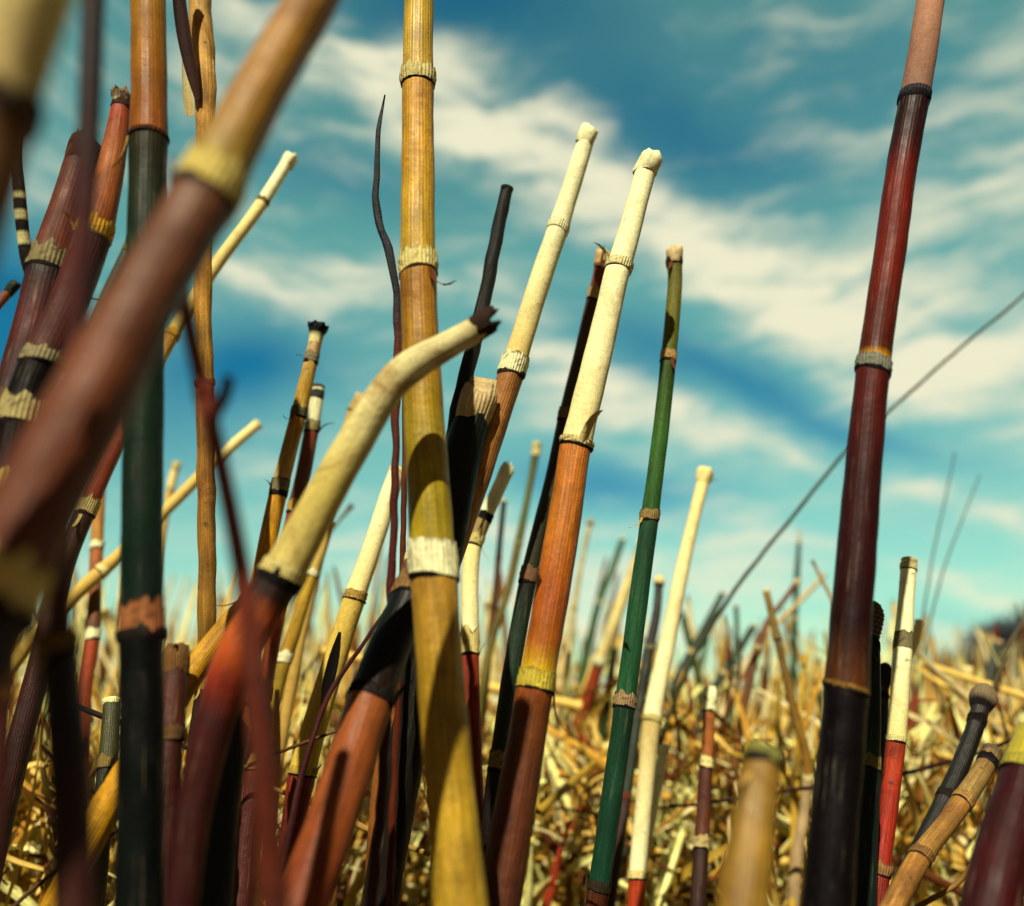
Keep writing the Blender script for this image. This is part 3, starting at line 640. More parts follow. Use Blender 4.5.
stem('tan jointed stem leaning right with a black cut end', [(993, 752, 17), (980, 775, 18), (966, 796, 19), (945, 826, 19), (924, 852, 20), (905, 884, 22), (884, 925, 23)], (.22, .18),
     [nS(758, .4, DARK, ringw=.5), nS(802, .5, H_('#b08a58'), teethc=DARK), nS(860, .45, H_('#8a6a44'), teethc=DARK)], [H_('#8a7050'), [(0, H_('#a08050')), (1, H_('#a89058'))], [(0, H_('#a87a40')), (1, H_('#b08848'))], [(0, H_('#b08040')), (1, H_('#8a6a40'))]], 'cut', tipc=H_('#6a6050'), mat='worn', seg=22)
stem('black stem with grey rounded head behind the tan leaning one', [(982, 702, 17), (976, 724, 16), (966, 752, 17), (950, 790, 18), (930, 830, 18), (905, 880, 20), (880, 930, 20)], (.25, .21), [nS(728, .5, DARK), nS(800, .4, H_('#2a2420'))], [H_('#2a2220'), H_('#16120f'), H_('#14100e')], 'bulb', tipc=H_('#8a7c68'), seg=18)
stem('wide dark red stem in the bottom right corner with a yellow green top', [(1040, 728, 38), (1031, 758, 42), (1019, 800, 47), (1004, 850, 52), (986, 930, 56)], (.17, .145), [nS(774, .3, H_('#a8a048'), ragged=.2, flare=1.05)], [[(0, H_('#b0a840')), (1, H_('#c0b048'))], [(0, H_('#3c1016')), (1, H_('#481418'))]], 'cut', seg=30, mat='glossy')
stem('blurred ochre stump with dark ringed top at the bottom right of centre', [(764, 752, 34), (760, 775, 38), (752, 830, 44), (746, 880, 50), (740, 940, 56)], (.125, .11), [nS(768, .35, H_('#8a8a54'), ragged=.2, flare=1.08, ringw=.5, ringc=H_('#2a2418'))], [H_('#b0a058'), [(0, H_('#94762e')), (1, H_('#a88232'))]], 'cut', tipc=H_('#8a8a50'), seg=28)
stem('rusty thin stalk with white crusty joints beside the pale yellow stem', [(710, 694, 12), (709, 712, 12), (708, 740, 12), (706, 768, 13), (704, 800, 14), (701, 850, 15), (696, 930, 16)], (.3, .26), [nS(712, .8, IVORY, teethc=BROWN), nS(772, .8, PALE, teethc=BROWN), nS(852, .8, H_('#c8b888'), teethc=BROWN)], [H_('#8a6a48'), [(0, H_('#a8641c')), (1, H_('#a06024'))], [(0, H_('#5a2c1c')), (1, H_('#6a3a24'))], H_('#3c1f18')], 'cap', tipc=IVORY, seg=16, mat='worn')
stalk('long thin grass stalk arching out to the upper right', [(1075, 245, 2.6), (1024, 295, 2.8), (960, 348, 3), (896, 405, 3.2), (846, 452, 3.4), (790, 520, 3.8), (735, 590, 4.2), (690, 665, 5), (660, 740, 5)], (.42, .38), H_('#4a5038'), name='grass_stalk', cat='stalk', ground=True)
stem('thin tan stick leaning left above the ochre stump', [(766, 590, 7), (780, 650, 8), (794, 710, 9), (808, 770, 10), (806, 800, 10), (798, 850, 12), (792, 930, 13)], (.36, .33), [nS(640, .3, UMBER), nS(775, .5, PALE)], [H_('#a08850'), [(0, H_('#8a7040')), (1, H_('#a88038'))], [(0, H_('#c8b090')), (1, H_('#a89070'))]], 'cut', seg=12)
DG2 = H_('#243a2c')
mids = [
 ('dark green shoot crossing the foot of the long grass stalk', [(723, 593, 6), (708, 622, 8), (690, 655, 9), (672, 690, 10), (650, 740, 11)], DG2, 'cut'),
 ('dark green shoot leaning right with blunt tip above the rusty stalk', [(754, 626, 7), (740, 648, 8), (722, 676, 9), (705, 704, 9), (690, 750, 9)], DG2, 'cut'),
 ('upright faint green shoot with feathery top near the tall red stem', [(799, 543, 4), (797, 575, 6), (795, 620, 6), (793, 680, 7), (790, 740, 7)], H_('#2c5040'), 'point'),
 ('thin green shoot standing just right of the dark leaning shoot', [(736, 606, 5), (737, 630, 5), (735, 670, 5), (730, 730, 6)], H_('#3c5c48'), 'cut'),
 ('pale bare branch slanting under the clouds left of the tall red stem', [(824, 575, 5), (812, 588, 5), (795, 606, 5), (770, 630, 6), (745, 665, 6)], H_('#d8c8a0'), 'cut'),
 ('reddish brown shoot slanting to a dark knot', [(797, 582, 6), (784, 600, 5), (770, 618, 6), (757, 650, 8), (747, 690, 9), (738, 740, 9)], H_('#7a5030'), 'cap'),
 ('dark thin shoot at the right edge near the far trees', [(998, 642, 9), (992, 668, 10), (984, 700, 10), (974, 760, 10)], H_('#26301f'), 'cut'),
 ('pale vertical stick rising from the straw at lower right', [(962, 668, 9), (961, 700, 9), (959, 760, 10), (955, 830, 10)], H_('#c8a878'), 'cut'),
 ('tiny pale stem with bulb head among the central straw', [(590, 524, 5), (582, 560, 5), (574, 610, 6), (566, 680, 6)], H_('#d0c8a0'), 'bulb'),
 ('short pale stub with round head poking up behind the orange stem', [(566, 640, 7), (560, 680, 8), (552, 740, 8)], H_('#d8c088'), 'cap'),
]
for lb, pts, c, ts in mids:
    dd = rnd.uniform(.42, .6)
    ny = pts[len(pts) // 2][1]
    stem(lb, pts, (dd, dd * .93), [nS(ny, .6, H_('#c8b888'))], [[(0, c), (1, c)], [(0, c), (1, tuple(x * .8 + y * .2 for x, y in zip(c, OCHRE)))]], ts, tipc=H_('#c8b490'), seg=10, group='slim shoots rising out of the straw')

for lb, pts, dd, c in [
    ('dark twig running level across the straw to the right edge', [(1040, 728, 4), (1000, 745, 4), (950, 762, 4), (905, 773, 4), (860, 784, 4), (790, 790, 4), (730, 800, 4), (640, 810, 3)], (.3, .33), H_('#3c1c18')),
    ('pale straight straw slanting behind the ivory and red stem', [(912, 648, 5), (945, 678, 6), (978, 708, 6), (1010, 742, 6), (1040, 775, 6)], (.4, .38), H_('#d8c8a0')),
    ('dark twig crossing in front of the green upright stem foot', [(60, 700, 5), (90, 712, 6), (122, 722, 6), (160, 734, 6), (190, 750, 4)], (.22, .22), H_('#241816')),
    ('thin brown twig slanting up towards the pale slit stem', [(345, 728, 3), (300, 744, 3.5), (250, 765, 4), (205, 786, 4), (170, 800, 3)], (.2, .19), H_('#6a4a34')),
    ('long thin dark red stalk slanting across the pale slit stem', [(392, 600, 3), (366, 640, 4), (330, 694, 5), (306, 760, 6), (288, 840, 7), (270, 930, 7)], (.21, .18), H_('#4a1c20')),
    ('curved brown twig low in the left corner', [(122, 828, 3), (95, 845, 4), (60, 868, 4), (20, 900, 4), (-10, 930, 4)], (.2, .18), H_('#5a4028')),
    ('tan twig bending low at the bottom right', [(1010, 830, 3), (980, 855, 5), (955, 885, 5), (920, 905, 5), (880, 930, 4)], (.21, .2), H_('#8a6a38')),
    ('ochre straw leaning behind the dark leaning stem foot', [(262, 784, 4), (290, 795, 5), (330, 812, 6), (380, 835, 6), (430, 855, 5)], (.24, .23), H_('#a8884a')),
    ('faint thin grass awn standing against the cloud at right', [(955, 452, 1.2), (945, 500, 1.6), (932, 560, 2), (920, 640, 2.4), (908, 720, 3)], (.5, .48), H_('#6a7060')),
    ('second faint grass awn leaning right of the first', [(980, 475, 1.2), (962, 520, 1.6), (942, 575, 2), (925, 650, 2.4), (914, 740, 3)], (.5, .48), H_('#6a7060')),
    ('faint thin twig with a seed head over the straw at centre left', [(352, 505, 6), (340, 520, 3), (322, 545, 2.5), (300, 580, 3), (280, 640, 3)], (.45, .42), H_('#7a7458')),
    ('pale thin diagonal straw on the far right under the clouds', [(1040, 600, 3), (1012, 640, 4), (996, 680, 4), (984, 720, 4)], (.36, .35), H_('#6a6450')),
    ('bare hooked twig above the straw left of the tall red stem', [(812, 560, 3), (822, 580, 4), (832, 600, 4), (836, 640, 4), (838, 700, 4)], (.4, .39), H_('#d0b890'))]:
    stalk(lb, pts, dd, c, ground=('stalk' in lb or 'awn' in lb or 'twig with' in lb or 'hooked' in lb), name='dry_twig' if 'twig' in lb else 'dry_straw', cat='twig' if 'twig' in lb else 'straw')

# ================================================================== thicket: single stems behind
def proto_stem(height, r, nn, pal, ts, label, bend=.02):
    root = bpy.data.objects.new('horsetail_stem', None); col.objects.link(root)
    root.empty_display_size = .01
    tag(root, label, 'horsetail stem', label_group[label])
    n = 26
    ph = rnd.random() * 6
    P = [Vector((bend * math.sin(ph + i / n * 2.4), bend * math.cos(ph + i / n * 2), height * (1 - i / n))) for i in range(n + 1)]
    off = Vector((P[-1].x, P[-1].y, 0)); P = [p - off for p in P]
    Rr = [r * (.75 + .25 * i / n) for i in range(n + 1)]
    cuts = [0] + sorted(rnd.sample(range(3, n - 3), nn)) + [n]
    for k in range(len(cuts) - 1):
        a, b = cuts[k], cuts[k + 1]
        c = pal[min(k, len(pal) - 1)]
        V, Fc, C, UV = tube_data(P[a:b + 1], Rr[a:b + 1], 10, lambda t, an: c, cap0=(k == 0), wob=.1)
        mesh('internode', V, Fc, C, UV, M['skin'], root, P[b].copy())
    for b in cuts[1:-1]:
        ln = min(2.2 * Rr[b], .008)
        q = [P[b], P[b].lerp(P[b - 1], .25), P[b].lerp(P[b - 1], .5)]
        cc = rnd.choice([IVORY, PALE, H_('#c8a868')])
        V, Fc, C, UV = tube_data(q, [Rr[b] * 1.15, Rr[b] * 1.25, Rr[b] * 1.35], 10, lambda t, an: DARK if t < .3 else cc, wob=.15)
        mesh('node_sheath', V, Fc, C, UV, M['papery'], root, P[b].copy())
    tip(P, Rr, ts, root, pal[0], seg=10)
    return root

def copy_tree(o, parent=None):
    c = o.copy(); col.objects.link(c)
    if parent is not None: c.parent = parent
    for ch in [x for x in list(kids.get(o.name, []))]:
        copy_tree(ch, c)
    return c

kinds = [
 ('bleached straw coloured stem in the out of focus thicket', 'bleached thicket stems', [PALE, IVORY, STRAW, STRAW]),
 ('golden ochre stem in the out of focus thicket', 'golden thicket stems', [STRAW, YEL, OCHRE, OCHRE]),
 ('dark green stem in the out of focus thicket', 'dark green thicket stems', [H_('#3c5a38'), DGREEN, GREEN, H_('#3a3020')]),
 ('rusty red stem in the out of focus thicket', 'rusty thicket stems', [PALE, RUST, RED, H_('#6a2818')]),
 ('dull brown stem in the out of focus thicket', 'brown thicket stems', [H_('#b89858'), H_('#7a5428'), UMBER, H_('#3c2618')]),
]
label_group = {k[0]: k[1] for k in kinds}
protos = []
for lb, gr, pal in kinds:
    for v in range(2):
        protos.append((proto_stem(.23 + .05 * v, rnd.uniform(.0024, .0034), rnd.choice([2, 3, 4]), pal, rnd.choice(['cap', 'cut', 'cap', 'torn']), lb, bend=rnd.uniform(.004, .02)), lb))
kids = {}
for o in list(col.objects):
    if o.parent: kids.setdefault(o.parent.name, []).append(o)
weights = [5, 5, 4, 4, 1.4, 1.4, 1.8, 1.8, 2.5, 2.5]
placed = []
used = set()
N_T = 238
tries = 0
while len(placed) < N_T and tries < 9000:
    tries += 1
    y = .5 + 2.0 * rnd.random() ** 1.7
    x = rnd.uniform(-.66, .66) * (y + .03) if rnd.random() < .65 else rnd.uniform(-.6, .1) * y
    i = rnd.choices(range(10), weights)[0]
    placed.append((x, y, i))
for x, y, i in placed:
    pr, lb = protos[i]
    if i in used: o = copy_tree(pr)
    else: o = pr; used.add(i)
    o.location = (x, y, 0)
    # stems further off reach a little higher in view when they stand upright
    s = rnd.uniform(.7, 1.25) if y < 1.0 else rnd.uniform(.85, 1.45)
    if rnd.random() < .12: s *= 1.2
    rx, ry = rnd.gauss(0, .14), rnd.gauss(.05, .19)
    ln = (.23 + .05 * (i % 2))
    # no taller than the straw field's ragged skyline in the photo
    cap_ = .2 + y * math.tan(rnd.uniform(R(-1), R(11 if x < 0 else (7.5 if x < .35 * y else 2.5))))
    s = min(s, max(.42, cap_ / (ln * math.cos(ry))))
    o.scale = (s, s, s)
    o.rotation_euler = (rx, ry, rnd.choice((0, math.pi)) * 0 + rnd.gauss(0, .35))
for i, (pr, lb) in enumerate(protos):
    if i not in used:
        pr.location = (rnd.uniform(-.3, .3), rnd.uniform(.5, .9), 0)

# ================================================================== thicket: uncountable dry litter
V, Fc, C, UV = [], [], [], []
lit = [H_('#f2e0a0', .82), H_('#e4c878', .75), H_('#d0a448', .7), H_('#b88838'), H_('#8a5a28'), H_('#e8dcb0', .7), H_('#6a3a1c'), H_('#a03c1c'), H_('#b89a3c')]
lw = [10, 9, 5, 2.6, 3.5, 6.5, 4, 1, 3.5]
def curl(p, size, wid, c, axis, turn, up):
    """one dry rolled scrap: a curved strip with a folded section"""
    n = 7
    a0 = axis.normalized(); b0 = a0.cross(up).normalized(); u0 = b0.cross(a0)
    o = len(V)
    ang = 0; q = p.copy()
    for i in range(n):
        t = i / (n - 1)
        w = wid * (.35 + .65 * math.sin(math.pi * min(1, t * .9 + .12)))
        dirv = a0 * math.cos(ang) + u0 * math.sin(ang)
        nrm = -a0 * math.sin(ang) + u0 * math.cos(ang)
        cc = tuple(x * (1 - .25 * t) for x in c)
        V.append(q - b0 * w); V.append(q + nrm * w * .7); V.append(q + b0 * w)
        C.extend([c, cc, c]); UV.extend([(0, t * .05), (.1, t * .05), (.2, t * .05)])
        q = q + dirv * (size / n); ang += turn / n
    for i in range(n - 1):
        k = o + i * 3
        Fc.append((k, k + 1, k + 4, k + 3)); Fc.append((k + 1, k + 2, k + 5, k + 4))
def rv():
    return Vector((rnd.gauss(0, 1), rnd.gauss(0, 1), rnd.gauss(0, 1))).normalized()
for k in range(21000):
    y = .4 + 5.5 * rnd.random() ** 2.3
    x = rnd.uniform(-.66, .66) * (y + .06)
    if x < -.07 and rnd.random() < .35: y = rnd.uniform(.3, .5); x = -rnd.uniform(.06, .66 * y)
    top = .165 + .05 * noise.noise(Vector((x * 9, y * 6, 0))) + .03 * noise.noise(Vector((x * 40, y * 30, 4)))
    if y > 1: top += .01
    z = top * rnd.random() ** .55
    c = rnd.choices(lit, lw)[0]
    g = 1 + min(2.0, max(0, y - .8) * .5)
    ax = rv(); ax.z = abs(ax.z) * 1.6 + .25
    curl(Vector((x, y, z)), (rnd.uniform(.01, .04) if rnd.random() < .7 else rnd.uniform(.04, .09)) * g, rnd.uniform(.0005, .0022) * g, c, ax, rnd.uniform(-3.6, 3.6) if rnd.random() < .45 else rnd.uniform(-.8, .8), rv())
for k in range(9000):   # broken straight pieces
    y = .44 + 3.5 * rnd.random() ** 2.0
    x = rnd.uniform(-.66, .66) * (y + .06)
    z = (.2 * rnd.random() ** .7 + (.05 * rnd.random() if rnd.random() < .12 else 0)) * (1 if y < 1 else 1.05)
    L_ = rnd.uniform(.03, .15); r = rnd.uniform(.0005, .0024) * (1 if y < 1 else 1.4)
    ax = Vector((rnd.gauss(0, .7), rnd.gauss(0, .5), rnd.uniform(.1, 1))).normalized()
    a = Vector((x, y, z)); b = a - ax * L_
    if b.z < .001: b.z = .001
    c = rnd.choices(lit, lw)[0]
    o = len(V)
    v2, f2, c2, u2 = tube_data([a, a.lerp(b, .5) + rv() * .002, b], [r * .8, r, r], 6, lambda t, an: c)
    V += v2; C += c2; UV += u2; Fc += [tuple(i + o for i in f) for f in f2]
# thousands of further stalks, thinner and further than the single ones
for k in range(5200):
    y = .58 + 5 * rnd.random() ** 1.9
    x = rnd.uniform(-.66, .66) * y
    h = .2 + y * math.tan(rnd.gauss(R(-.6), R(2.6) / (1 + .5 * y)) if rnd.random() < (.66 if x < .05 * y else .8) else rnd.uniform(R(1.5), R(11 if x < .05 * y else 8)) / (1 + .15 * y))
    h = max(.08, h); r = rnd.uniform(.0005, .0022) * (1 + .25 * y)
    lx, ly = rnd.gauss(0, .22) * h, rnd.gauss(0, .12) * h
    c = rnd.choices(lit + [H_('#3c5a3c'), H_('#4a2018')], lw + [1.6, 1.6])[0]; c_2 = rnd.choices(lit, lw)[0]
    o = len(V)
    a = Vector((x + lx, y + ly, h)); b = Vector((x, y, 0))
    sp = rnd.uniform(.15, .5)
    v2, f2, c2, u2 = tube_data([a, a.lerp(b, .02), a.lerp(b, sp), a.lerp(b, sp + .01) , b], [r * .3, r * .8, r, r * 1.05, r], 6, lambda t, an: c if t < .6 else c_2, cap0=True)
    V += v2; C += c2; UV += u2; Fc += [tuple(i + o for i in f) for f in f2]
lt = mesh('dry_straw_litter', V, Fc, C, UV, M['dry'])
tag(lt, 'tangled golden dry straw, curled sheaths and massed thin stalks filling the thicket', 'straw', kind='stuff')

# ================================================================== ground, far field, trees
m, nt, p = new_mat('ground_soil_and_straw')
tc = nd(nt, 'ShaderNodeTexCoord')
n1 = nd(nt, 'ShaderNodeTexNoise', i_Scale=1.5, i_Detail=8.0, i_Roughness=.7); nt.links.new(tc.outputs['Object'], n1.inputs[0])
n2 = nd(nt, 'ShaderNodeTexNoise', i_Scale=90.0, i_Detail=6.0, i_Roughness=.7); nt.links.new(tc.outputs['Object'], n2.inputs[0])
cr = nd(nt, 'ShaderNodeValToRGB'); nt.links.new(n1.outputs[0], cr.inputs[0])
cr.color_ramp.elements[0].position = .35; cr.color_ramp.elements[0].color = (.06, .035, .015, 1)
cr.color_ramp.elements[1].position = .68; cr.color_ramp.elements[1].color = (.26, .17, .06, 1)
mx = nd(nt, 'ShaderNodeMix', data_type='RGBA', blend_type='MULTIPLY'); mx.inputs[0].default_value = .7
nt.links.new(cr.outputs[0], mx.inputs[6]); nt.links.new(n2.outputs[0], mx.inputs[7])
nt.links.new(mx.outputs[2], p.inputs['Base Color']); p.inputs['Roughness'].default_value = .95
bp = nd(nt, 'ShaderNodeBump'); bp.inputs['Distance'].default_value = .01; nt.links.new(n2.outputs[0], bp.inputs['Height']); nt.links.new(bp.outputs[0], p.inputs['Normal'])
S = 900
me = bpy.data.meshes.new('ground'); me.from_pydata([(-S, -S, 0), (S, -S, 0), (S, S, 0), (-S, S, 0)], [], [(0, 1, 2, 3)]); me.materials.append(m)
g = bpy.data.objects.new('ground', me); col.objects.link(g); tag(g, kind='structure')

# far field grass: rough tussocks that carry the thicket to the horizon
V, Fc, C, UV = [], [], [], []
for k in range(9000):
    y = 3.2 + 60 * rnd.random() ** 2.4
    x = rnd.uniform(-.66, .66) * y
    hgt = rnd.uniform(.1, .3) * (1 + y * .02)
    c = rnd.choices(lit, lw)[0]
    w = .004 * (1 + y * .35)
    a = rnd.uniform(0, 6.28); lean = rnd.gauss(0, .25) * hgt
    dx, dy = math.cos(a) * w, math.sin(a) * w
    o = len(V)
    for t in (0, .5, 1):
        ww = 1 - t * .8
        cx, cy = x + lean * t * t, y
        V += [Vector((cx - dx * ww, cy - dy * ww, hgt * t)), Vector((cx + dx * ww, cy + dy * ww, hgt * t)), Vector((cx - dy * ww, cy + dx * ww, hgt * t))]
        C += [c] * 3; UV += [(0, t), (.1, t), (.2, t)]
    for t in (0, 1):
        b = o + t * 3
        Fc += [(b, b + 1, b + 4, b + 3), (b + 1, b + 2, b + 5, b + 4), (b + 2, b, b + 3, b + 5)]
fg = mesh('far_grass', V, Fc, C, UV, M['dry'])
tag(fg, 'dry golden grass of the far field reaching the horizon', 'grass', kind='stuff')

def tree(label, x, y, h, cw, seed):
    r_ = random.Random(seed)
    root = bpy.data.objects.new('bare_tree', None); col.objects.link(root); root.location = (x, y, 0)
    tag(root, label, 'tree', 'far trees on the horizon')
    bark = H_('#34303c'); lf = [H_('#3c3a4c'), H_('#464656'), H_('#343850'), H_('#524c58')]
    V, Fc, C, UV = tube_data([Vector((x, y, h * .62)), Vector((x + .1, y, h * .3)), Vector((x, y, 0))], [h * .01, h * .022, h * .032], 8, lambda t, a: bark)
    tips = []
    def limb(p, d, L, r, lv):
        q = p + d * L
        v2, f2, c2, u2 = tube_data([p, p.lerp(q, .5) + Vector((r_.gauss(0, 1), r_.gauss(0, 1), 0)) * L * .05, q], [r, r * .8, r * .55], 5, lambda t, a: bark)
        o = len(V); V.extend(v2); C.extend(c2); UV.extend(u2); Fc.extend([tuple(i + o for i in f) for f in f2])
        tips.append(q)
        if lv:
            for _ in range(3):
                nd_ = (d + Vector((r_.gauss(0, .6), r_.gauss(0, .6), r_.gauss(.1, .4)))).normalized()
                limb(q, nd_, L * .68, r * .55, lv - 1)
    for k in range(9):
        a = k * 2.4
        limb(Vector((x, y, h * (.14 + .04 * k))), Vector((math.cos(a), math.sin(a), .8)).normalized(), cw * .3, h * .01, 3)
    mesh('trunk', V, Fc, C, UV, M['dry'], root, Vector((x, y, 0)))
    V, Fc, C, UV = [], [], [], []
    for t_ in tips:
        for _ in range(9):
            c0 = t_ + Vector((r_.gauss(0, 1), r_.gauss(0, 1), r_.gauss(0, .8))) * h * .06
            u = Vector((r_.gauss(0, 1), r_.gauss(0, 1), r_.gauss(0, 1))).normalized() * h * .022
            w = u.orthogonal().normalized() * h * .012
            o = len(V); V += [c0 - u, c0 + w, c0 + u, c0 - w + Vector((0, 0, .01))]
            c = r_.choice(lf); C += [c] * 4; UV += [(0, 0), (.1, 0), (.1, .1), (0, .1)]
            Fc += [(o, o + 1, o + 2, o + 3)]
    mesh('crown', V, Fc, C, UV, M['dry'], root, Vector((x, y, 0)))
for i, (px, Y, h, lb) in enumerate([(1015, 60, 5.6, 'tallest dark far tree cut by the right edge'), (972, 62, 4.6, 'second dark far tree from the right edge'),
        (930, 66, 3.6, 'low dark far tree behind the ivory and red stem'), (1062, 58, 6.4, 'dark far tree mostly outside the right edge'),
        (895, 70, 3.0, 'smallest dark far tree just right of the tall red stem'), (950, 80, 4.4, 'dark far tree filling the gap between two larger ones')]):
    tree(lb, (px - 512) / F * Y * 1.0, Y, h * 1.3, h * 1.15, 40 + i)

# ================================================================== light
SAZ, SEL = R(-13), R(50)
SUN = Vector((math.sin(SAZ) * math.cos(SEL), -math.cos(SAZ) * math.cos(SEL), math.sin(SEL)))
sd_ = bpy.data.lights.new('sun', 'SUN'); sd_.energy = 5.0; sd_.angle = R(.5); sd_.color = (1, .9, .68)
so = bpy.data.objects.new('sun', sd_); col.objects.link(so)
so.rotation_euler = SUN.to_track_quat('Z', 'Y').to_euler(); so.location = (-3, -2, 4)

w = bpy.data.worlds.new('World'); sc.world = w; w.use_nodes = True
nt = w.node_tree; nt.nodes.clear(); L = nt.links.new
out = nd(nt, 'ShaderNodeOutputWorld'); bg = nd(nt, 'ShaderNodeBackground'); L(bg.outputs[0], out.inputs[0]); bg.inputs[1].default_value = .078
sky = nd(nt, 'ShaderNodeTexSky'); sky.sky_type = 'NISHITA'; sky.sun_disc = False
sky.sun_elevation = math.asin(SUN.z); sky.sun_rotation = math.atan2(SUN.x, SUN.y)
sky.air_density = 1.0; sky.dust_density = .6; sky.ozone_density = 1.0
tint = nd(nt, 'ShaderNodeMix', data_type='RGBA', blend_type='MULTIPLY'); tint.inputs[0].default_value = 1
L(sky.outputs[0], tint.inputs[6]); tint.inputs[7].default_value = (1.0, 2.0, 1.12, 1)
tc = nd(nt, 'ShaderNodeTexCoord')
sep = nd(nt, 'ShaderNodeSeparateXYZ'); L(tc.outputs['Generated'], sep.inputs[0])
az = nd(nt, 'ShaderNodeMath', operation='ARCTAN2'); L(sep.outputs[0], az.inputs[0]); L(sep.outputs[1], az.inputs[1])
el = nd(nt, 'ShaderNodeMath', operation='ARCSINE'); L(sep.outputs[2], el.inputs[0])
comb = nd(nt, 'ShaderNodeCombineXYZ'); L(az.outputs[0], comb.inputs[0]); L(el.outputs[0], comb.inputs[1])
def dirpx(px, py):
    v = (FWD + RT * ((px - W / 2) / F) + UP * ((H / 2 - py) / F)).normalized()
    return math.atan2(v.x, v.y), math.asin(v.z)
# wisps: warp the direction with noise
wn = nd(nt, 'ShaderNodeTexNoise', i_Scale=5.0, i_Detail=4.0, i_Roughness=.55); L(comb.outputs[0], wn.inputs[0])
ws = nd(nt, 'ShaderNodeVectorMath', operation='SUBTRACT'); L(wn.outputs['Color'], ws.inputs[0]); ws.inputs[1].default_value = (.5, .5, .5)
wk = nd(nt, 'ShaderNodeVectorMath', operation='SCALE'); L(ws.outputs[0], wk.inputs[0]); wk.inputs['Scale'].default_value = .075
wa = nd(nt, 'ShaderNodeVectorMath', operation='ADD'); L(comb.outputs[0], wa.inputs[0]); L(wk.outputs[0], wa.inputs[1])
wz = nd(nt, 'ShaderNodeVectorMath', operation='MULTIPLY'); L(wa.outputs[0], wz.inputs[0]); wz.inputs[1].default_value = (1, 1, 0)
# banks: (px, py, half length px, half width px, tilt deg (down to the right), amount)
banks = [
 (330, 45, 110, 26, 22, .42), (460, 110, 110, 34, 24, 1.0), (560, 165, 100, 34, 26, .9), (670, 225, 110, 32, 25, .85), (800, 285, 120, 38, 22, 1.1), (950, 350, 140, 60, 14, 1.05),
 (900, 400, 110, 26, 25, .5), (280, 290, 75, 22, 15, .8), (390, 290, 60, 25, 10, .45), (500, 275, 50, 28, 30, .5), (600, 385, 75, 26, 12, .75), (690, 425, 90, 20, 18, .75), (560, 350, 50, 26, 10, .4),
 (800, 455, 60, 12, 25, .5), (900, 480, 80, 13, 15, .65), (1000, 520, 80, 12, 18, .6), (960, 580, 60, 8, 20, .4),
 (250, 80, 80, 40, 20, .4), (920, 190, 180, 60, 10, .3), (1010, 60, 110, 130, 0, .34), (780, 60, 90, 40, 20, .12),
 (250, 490, 70, 26, 10, .5), (450, 560, 120, 26, 0, .35), (640, 580, 140, 30, 0, .6), (760, 560, 60, 16, 10, .4), (340, 560, 60, 30, 0, .4), (80, 560, 50, 20, 0, .35), (230, 210, 40, 40, 0, .3), (40, 150, 50, 50, 0, .35),
 (420, 640, 500, 36, 0, .45), (512, 700, 900, 26, 0, .6), (100, 440, 30, 12, 15, .3), (600, 615, 200, 14, 8, .5), (880, 560, 90, 10, 18, .4), (480, 520, 60, 16, 15, .35), (600, 500, 60, 9, 20, .4), (700, 500, 80, 10, 18, .5), (620, 450, 60, 9, 20, .4), (740, 530, 60, 9, 14, .4), (560, 430, 40, 10, 20, .35), (1000, 640, 60, 20, 0, .4)]
tot = None
def fsum(items, src):
    tot = None
    for px, py, a, b, tl, am in items:
        cx, cy = dirpx(px, py)
        x2, y2 = dirpx(px + 20, py); ppr = math.hypot(x2 - cx, y2 - cy) / 20
        x3, y3 = dirpx(px + 20 * math.cos(R(tl)), py + 20 * math.sin(R(tl)))
        rot = math.atan2(y3 - cy, x3 - cx)
        mp = nd(nt, 'ShaderNodeMapping'); mp.vector_type = 'TEXTURE'
        L(src.outputs[0], mp.inputs[0])
        mp.inputs['Location'].default_value = (cx, cy, 0); mp.inputs['Rotation'].default_value = (0, 0, rot); mp.inputs['Scale'].default_value = (a * ppr, b * ppr, 1)
        dt = nd(nt, 'ShaderNodeVectorMath', operation='DOT_PRODUCT'); L(mp.outputs[0], dt.inputs[0]); L(mp.outputs[0], dt.inputs[1])
        ng = nd(nt, 'ShaderNodeMath', operation='MULTIPLY'); L(dt.outputs['Value'], ng.inputs[0]); ng.inputs[1].default_value = -.8
        ex = nd(nt, 'ShaderNodeMath', operation='EXPONENT'); L(ng.outputs[0], ex.inputs[0])
        ma = nd(nt, 'ShaderNodeMath', operation='MULTIPLY_ADD'); L(ex.outputs[0], ma.inputs[0]); ma.inputs[1].default_value = am
        if tot is None: ma.inputs[2].default_value = 0
        else: L(tot.outputs[0], ma.inputs[2])
        tot = ma
    return tot
tot = fsum(banks, wz)
deep = fsum([(740, 378, 110, 24, 24, .95), (620, 345, 60, 30, 30, .5), (600, 90, 120, 60, 20, .6), (440, 5, 130, 22, 5, .9), (10, 320, 60, 90, 0, 1.6), (250, 360, 80, 40, 0, 1.1), (600, 485, 90, 26, 10, .9), (690, 150, 90, 40, 20, .3), (840, 80, 120, 60, 10, .35), (330, 170, 110, 26, 15, .45), (880, 440, 80, 14, 15, .5), (950, 620, 100, 22, 0, .35), (160, 420, 90, 60, 0, .6), (750, 150, 100, 30, 20, .3)], wz)
